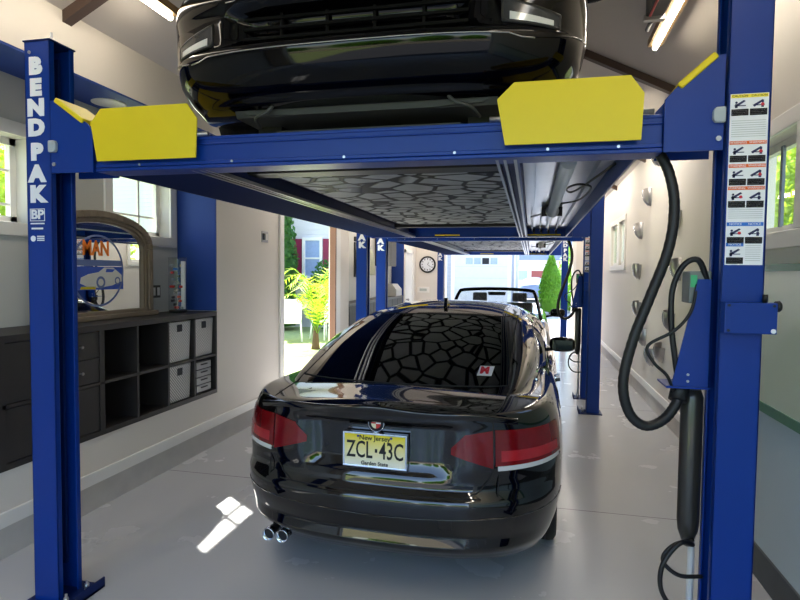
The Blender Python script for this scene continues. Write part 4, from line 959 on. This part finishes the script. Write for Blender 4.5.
# sconces on the right wall: half-cone metal shells
def sconce():
    s = thing('wall_sconce', 'x', 'wall light', (0,0,0), 'metal shell sconces on the right wall')
    m = MB(); m.sm = True; R = []
    for i in range(9):
        a = i/8; row = []
        r = .115*(1-(a-.0)**2.2)**.5 if a < 1 else .0
        for k in range(17):
            b = PI*k/16; row.append(Vector((-max(.001, r*1.05)*math.sin(b), max(.001, r)*math.cos(b), .13-.27*a)))
        R.append(row)
    m.grid(R); m.grid([[Vector((p.x*.9, p.y*.9, p.z)) for p in r] for r in R], flip=True)
    m.build('shell', ALU, s); MB().lathe([(.03,-.02),(.03,0)], (0,0,0), 'x', 16).build('wall_boss', ALU, s)
    m = MB(); m.sm = True; m.tube(spline([(-.118,0,.13),(-.125,0,.05),(-.10,0,-.05),(-.04,0,-.13)]), .007, 6); m.build('rib', CHROME, s)
    MB().prism([(-.110+.22*i/12, 0) for i in range(13)], 0, .0, 'z') if False else None
    return s
S0 = sconce()
SP = [(7.3,3.0,'topmost metal shell sconce, partly behind the big hose'),(7.77,2.585,'metal shell sconce left of the hose, highest of that column'),(6.31,2.18,'metal shell sconce just right of the hose, beside its upper bend'),
      (8.31,2.20,'metal shell sconce left of the hose, level with the small double window'),(8.37,1.66,'metal shell sconce left of the hose, below the one beside the double window'),(6.2,1.66,'metal shell sconce beside the top of the thin power cord'),
      (6.45,1.13,'metal shell sconce inside the thin cord loop'),(7.87,.80,'small metal shell sconce low on the wall left of the cord'),(6.85,.73,'metal shell sconce beside the lower end of the thin cord'),(7.35,.62,'lowest metal shell sconce, touching the one beside the cord end'),(8.3,1.15,'metal shell sconce mostly hidden by the falling part of the hose')]
for i, (y, z, lab) in enumerate(SP):
    o = S0 if i == 0 else tree_copy(S0); o.scale = (.8,.8,.8); o.location = (XR, y, z); o['label'] = lab; o.rotation_euler.x = (.5, -.2, .25, -.3, .1, -.3, .2, -.2, .3, -.1, .1)[i]
# ceiling lamps
TUBE = mat('tube_glow',(255,244,220),.5,emit=14,var=0)
def tube_light(x, y0, y1, z, label):
    t_ = thing('tube_light', label, 'ceiling light', (x, y0, z), 'fluorescent tubes along the ceiling slopes')
    MB().box(-.05,.05,0,y1-y0,.025,.075).build('housing', mat('brass_housing',(150,122,84),.35,metal=.6), t_)
    MB().tube([(0,.02,.01),(0,y1-y0-.02,.01)], .018, 12).build('tube', TUBE, t_)
    MB().tube([(0,.3,.07),(0,.3,.30)], .006, 6).build('hanger', ALU, t_); MB().tube([(0,y1-y0-.3,.07),(0,y1-y0-.3,.30)], .006, 6).build('hanger', ALU, t_)
    l = bpy.data.lights.new('tube_glow', 'AREA'); l.shape = 'RECTANGLE'; l.size = .08; l.size_y = y1-y0-.1; l.energy = TP*(.3 if y0 < 2.5 else 1); l.color = (1,.95,.88)
    o = bpy.data.objects.new('tube_lamp', l); COL.objects.link(o); o.location = (0,(y1-y0)/2,-.03); o.parent = t_
TP = 15
tube_light(.87, 2.3, 4.70, 3.30, 'glowing tube light at top right beside the right post')
tube_light(-2.37, .9, 3.45, 3.27, 'tube light at top left beside the raised car')
for x, z, nm in ((.87,3.30,'right'),(-2.37,3.27,'left')):
    for j, y in enumerate((5.9, 9.0, 11.4)): tube_light(x, y, y+2.2, z, 'added tube light, unseen above the lift on the %s ceiling slope, %s' % (nm, ('first beyond the near one','second beyond the near one','farthest of the row')[j]))  # further tubes added out of sight to brighten the interior
tube_light(.87, -.9, 1.6, 3.30, 'added tube light, unseen over the viewer on the right ceiling slope')  # one more added tube, unseen, lighting the near end
rl = thing('ceiling_reel', 'dark metal housing with a red stripe hanging beside the right tube light', 'reel', (.70, 3.2, 3.18))
MB().box(-.05,.05,0,.62,0,.14).build('housing', mat('reel_brown',(48,40,38),.4), rl, bevel=.006); MB().tube([(-.03,0,-.005),(-.03,.58,-.005)], .008, 8).build('red_cord', mat('cord_red',(200,50,40),.5), rl)
MB().tube([(.0,.62,.02),(.02,.95,.06)], .015, 8).build('arm', BLKPL, rl)
MB().box(-.06,.06,.60,.64,-.02,.01).build('clip', ALU, rl)
MB().box(-.03,.03,.1,.16,.14,.45).build('bracket', BLKPL, rl)

# ------------------------------------------------------------------ outdoors
struct(box('ground_lawn', GRASS, -40, -3.46, -30, 60, -.2, -.03))
struct(box('ground_drive', PAVE, -3.46, 40, Y1+.25, 60, -.2, -.02))
struct(box('ground_forecourt', mat('asphalt', (92,92,94), .85, var=.1, scale=6, bump=.2), -3.46, 40, -40, Y0-.3, -.2, -.02))
struct(box('ground_side', GRASS, 1.9, 40, Y0-.3, Y1+.25, -.2, -.03))
def leaves(mb, c, rad, n, size, shape='ell'):
    for i in range(n):
        while True:
            p = Vector((random.uniform(-1,1), random.uniform(-1,1), random.uniform(-1,1)))
            if .35 < p.length < 1: break
        if shape == 'cone': k = (1-(p.z+1)/2)**.7+.08; p = Vector((p.x*k, p.y*k, p.z))
        q = Vector((c[0]+p.x*rad[0], c[1]+p.y*rad[1], c[2]+p.z*rad[2]))
        a = Vector((random.gauss(0,1), random.gauss(0,1), random.gauss(0,1))).normalized(); b = a.orthogonal().normalized(); s = size*random.uniform(.6,1.3)
        vs = [mb.bm.verts.new(q+a*s), mb.bm.verts.new(q+b*s*.5), mb.bm.verts.new(q-a*s), mb.bm.verts.new(q-b*s*.5)]
        mb._f(vs)
def shrub(name, label, cat, loc, rad, n, size, m, shape='ell', trunk=.05, group=None):
    t = thing(name, label, cat, loc, group); mb = MB(); leaves(mb, (0,0,rad[2]*1.02), rad, n, size, shape); mb.build('foliage', m, t)
    k = .62 if shape == 'ell' else .0
    if k:
        c = MB(); c.sm = True; c.lathe([(.01,rad[2]*(1-k)),(rad[0]*k*.7,rad[2]*(1-k*.7)),(rad[0]*k,rad[2]),(rad[0]*k*.7,rad[2]*(1+k*.7)),(.01,rad[2]*(1+k))], (0,0,0), 'z', 12); c.build('inner_foliage', m, t)
    else:
        c = MB(); c.sm = True; c.lathe([(rad[0]*.7,.1),(rad[0]*.62,rad[2]*.8),(rad[0]*.4,rad[2]*1.4),(.02,rad[2]*1.9)], (0,0,0), 'z', 12); c.build('inner_foliage', m, t)
    MB().tube([(0,0,-.05),(0,0,rad[2])], trunk, 8).build('trunk', BARK, t)
    return t
shrub('evergreen_tree', 'tall dark green evergreen at the left of the side doorway view', 'tree', (-7.15,15.0,0), (.95,.8,2.5), 7000, .07, LEAF1, 'cone')
shrub('green_bush', 'rounded green bush before the white house, right of its window', 'bush', (-5.55,15.0,0), (.5,.5,.98), 2600, .05, LEAF1)
# potted palm
pm = thing('palm_plant', 'bright yellow-green palm on the lawn outside the side doorway', 'palm', (-4.45,11.4,0))
MB().lathe([(.10,0),(.08,.12),(.06,.3),(.05,.5)], (0,0,-.04)).build('trunk', BARK, pm)
st = MB(); fr_ = MB()
for i in range(22):
    a = 2*PI*i/22*2.4+random.uniform(-.2,.2); l = random.uniform(.5,1.15); h = random.uniform(.9,1.75); dx, dy = math.cos(a), math.sin(a)
    P = spline([(0,0,.2),(dx*l*.15,dy*l*.15,h*.55),(dx*l*.5,dy*l*.5,h*.95),(dx*l,dy*l,h*.85)], 6); st.tube(P, .01, 5)
    for j in range(6, len(P)):
        T = (P[j]-P[j-1]).normalized(); sd = T.cross(Vector((0,0,1))).normalized()
        for s in (-1, 1):
            e = P[j]+(sd*s*.22+T*.16-Vector((0,0,.05))); wv = T*.018
            fr_._f([fr_.bm.verts.new(P[j]-wv), fr_.bm.verts.new(P[j]+wv), fr_.bm.verts.new(e)])
st.build('stems', LEAF2, pm); fr_.build('fronds', LEAF3, pm)
def garden_chair(loc, rz, label):
    c = thing('garden_chair', label, 'chair', loc, 'white garden chairs on the lawn', rz); PW = mat('white_resin',(238,238,236),.4)
    MB().box(-.25,.25,-.25,.25,.40,.43).build('seat', PW, c, bevel=.01); m = MB()
    m.prism([(-.25,.42),(.25,.42),(.27,.85),(.18,.95),(-.18,.95),(-.27,.85)], .22, .25); m.build('backrest', PW, c, bevel=.01)
    for x in (-.23,.23):
        for y in (-.23,.23): MB().tube([(x,y,.41),(x*1.15,y*1.15,-.02)], .02, 8).build('leg', PW, c)
        MB().box(x-.025,x+.025,-.25,.25,.62,.645).build('armrest', PW, c); MB().tube([(x,-.22,.42),(x,-.22,.62)], .018, 8).build('armrest_post', PW, c)
garden_chair((-5.55,12.6,0), .4, 'white garden chair left of the palm'); garden_chair((-4.9,13.2,0), -.5, 'white garden chair behind the palm fronds')
bg = MB(); bg.sm = True; bg.lathe([(.14,0),(.17,.15),(.15,.42),(.05,.5)], (0,0,0), 'z', 14); tag(bg.build('black_bag', BLKPL, None, loc=(-6.15,12.3,-.03)), 'black bag standing by the left white garden chair', 'bag')
# white house with burgundy shutters
hs = thing('white_house', 'white clapboard house with burgundy shutters beyond the lawn', 'house', (0,16,0))
MB().box(-14,-4.4,0,6,-.1,5.5).build('wall', SIDE, hs); MB().prism([(-14.3,5.4),(-4.1,5.4),(-9.2,7.6)], -.3, 6.3).build('roof', mat('roof_grey',(110,112,120),.8,var=.15), hs)
def hwin(hs, x0, x1, z0, z1, y=-.03, shutter=True):
    q = .09; m = MB(); m.box(x0-q,x1+q,y-.02,y+.03,z0-q,z0).box(x0-q,x1+q,y-.02,y+.03,z1,z1+q).box(x0-q,x0,y-.02,y+.03,z0,z1).box(x1,x1+q,y-.02,y+.03,z0,z1).box(x0,x1,y-.01,y+.03,(z0+z1)/2-.025,(z0+z1)/2+.025); f = m.build('window', TRIMW, hs)
    MB().box(x0,x1,y+.015,y+.028,z0,z1).build('pane', mat('curtained_glass',(150,168,206),.15,coat=.5,var=.15,scale=14), f)
    if shutter:
        for a, b in ((x0-q-.36,x0-q-.02),(x1+q+.02,x1+q+.36)): MB().box(a,b,y-.02,y+.03,z0-.05,z1+.05).build('shutter', mat('burgundy',(130,30,66),.5), hs)
hwin(hs, -6.58, -6.12, 1.5, 2.55); hwin(hs, -9.6, -9.0, 1.5, 2.55)
# garage house beyond the drive
gh_ = thing('garage_house', 'pale garage building with a white roll-up door across the drive', 'house', (0,24,0))
MB().box(-7,-.60,0,5,-.1,4.2).build('wall', siding('grey_blue_siding', (176,180,194), .16), gh_); MB().prism([(-7.3,4.1),(-.3,4.1),(-3.6,5.9)], -.3, 5.3).build('roof', mat('roof_blue_grey',(120,134,160),.8,var=.1), gh_)
gd = MB().box(-3.15,-.95,-.06,-.01,0,2.42).build('garage_door', mat('door_white',(206,204,206),.45), gh_)
m = MB()
for z in (.48,.96,1.44,1.92): m.box(-3.13,-.97,-.065,-.06,z-.01,z+.01)
m.build('door_groove', mat('groove_grey',(190,190,192),.5), gd)
for q in range(4): MB().box(-2.68+q*.34,-2.40+q*.34,-.07,-.06,2.02,2.28).build('door_light', MATS['curtained_glass'] if q != 2 else DARK, gd)
m = MB(); m.box(-3.3,-3.15,-.07,0,0,2.55).box(-.95,-.8,-.07,0,0,2.55).box(-3.3,-.8,-.07,0,2.42,2.55); m.build('door_frame', TRIMW, gh_)
hwin(gh_, -4.05, -3.62, 1.35, 2.75, shutter=False)
MB().tube([(-.66,-.08,0),(-.66,-.08,4)], .04, 8).build('downspout', TRIMW, gh_)
h2 = thing('distant_house', 'far cream house with dark red window and blue-grey roof', 'house', (0,44,0))
MB().box(-1.6,5.4,0,5,-.1,2.75).build('wall', mat('cream_wall',(226,214,208),.7), h2); MB().prism([(-2.0,2.7),(5.8,2.7),(5.0,4.6),(-1.2,4.6)], -.3, 5.3).build('roof', MATS['roof_blue_grey'], h2)
MB().box(.0,.9,-.04,0,1.2,1.9).build('window', mat('brick_red',(140,70,66),.6), h2); MB().box(-1.0,-.3,-.04,0,1.2,1.9).build('window', MATS['curtained_glass'], h2)
shrub('arborvitae', 'bright green cone-shaped evergreen at the edge of the drive', 'tree', (.80,24.5,0), (.62,.62,1.28), 6000, .06, LEAF2, 'cone')
shrub('roadside_tree', 'loose pale green tree behind the cone-shaped evergreen', 'tree', (2.6,30,0), (1.3,1.3,1.7), 3500, .10, LEAF2)
shrub('roadside_bush', 'low green bush right of the cone-shaped evergreen', 'bush', (1.9,26,0), (.8,.7,.4), 2000, .06, LEAF2)
pc = dict(PS); pc['paint'] = mat('blue_grey_car',(96,110,140),.3,coat=.8)
far = thing('street_car', 'small blue-grey car parked outside, roof seen above the convertible', 'car', (.15,34,0))
ob = car_shell(PS).build('body', pc['paint'], far); arch_cut(ob, pc); g_, _ = greenhouse(PS); g_.build('roof', pc['paint'], far)
for y in PS['axles']:
    for s in (-1, 1): wheel(far, s*.79, y, .325, s)
# greenery seen through the little windows and in reflections
for i, (x, y, z, r, n) in enumerate(((-13,9.5,0,(2.2,3.2,2.6),8000),(-13,2.0,0,(2.2,3.4,2.6),6000))):
    shrub('garden_tree', ('leafy garden tree outside the niche windows','leafy garden tree farther forward outside the niche')[i], 'tree', (x,y,z), r, n, .15, LEAF3)
shrub('wall_side_tree', 'sunlit yellow-green tree outside the window by the right post', 'tree', (4.0,10.5,0), (1.6,1.9,2.3), 8000, .10, LEAF3)
for i, x in enumerate((-9,-4.8,-.6,3.6,7.8)):
    shrub('hedge_tree', 'leafy tree across the forecourt behind the viewer', 'tree', (x,-13.5-(i % 2),0), (1.9,1.5,1.75+.2*(i % 3)), 3500, .14, LEAF2, group='trees across the forecourt')
sw_ = MB().box(-9,9,-11.8,-11.3,-.05,.9).build('garden_wall', SIDE2); tag(sw_, 'low tan stone wall across the forecourt behind the viewer', 'wall')

# ------------------------------------------------------------------ light
wd = bpy.data.worlds.new('sky'); scene.world = wd; wd.use_nodes = True; nt = wd.node_tree
bg_ = nt.nodes['Background']; sky = nt.nodes.new('ShaderNodeTexSky'); sky.sky_type = 'NISHITA'; sky.sun_disc = False; sky.sun_elevation = math.radians(54); sky.sun_rotation = math.radians(-36); sky.air_density = 1.0
nt.links.new(sky.outputs[0], bg_.inputs[0]); bg_.inputs[1].default_value = .6
sd = Vector((1.36,-.98,-2.28)).normalized()
sl = bpy.data.lights.new('sun', 'SUN'); sl.energy = 16; sl.angle = math.radians(.6); sl.color = (1,.96,.88)
so = bpy.data.objects.new('sun', sl); COL.objects.link(so); so.rotation_euler = sd.to_track_quat('-Z', 'Y').to_euler(); so.location = (-8,8,14)
# ------------------------------------------------------------------ camera
cam = bpy.data.cameras.new('camera'); cam.sensor_width = 36; cam.lens = 570.545/800*36; cam.clip_start = .05; cam.clip_end = 300
co = bpy.data.objects.new('camera', cam); COL.objects.link(co); scene.camera = co
yaw, pit, rol = math.radians(12.925), math.radians(2.663), math.radians(.587)
co.location = (0, 0, 1.6)
co.matrix_world = Matrix.Translation((0,0,1.6)) @ Matrix.Rotation(yaw, 4, 'Z') @ Matrix.Rotation(PI/2-pit, 4, 'X') @ Matrix.Rotation(rol, 4, 'Z')
vs = scene.view_settings; vs.view_transform = 'Standard'; vs.look = 'None'; vs.gamma = 1; vs.use_curve_mapping = False; vs.exposure = .68
scene.cycles.max_bounces = 10; scene.cycles.diffuse_bounces = 6; scene.cycles.glossy_bounces = 5; scene.cycles.transmission_bounces = 8; scene.cycles.sample_clamp_indirect = 8
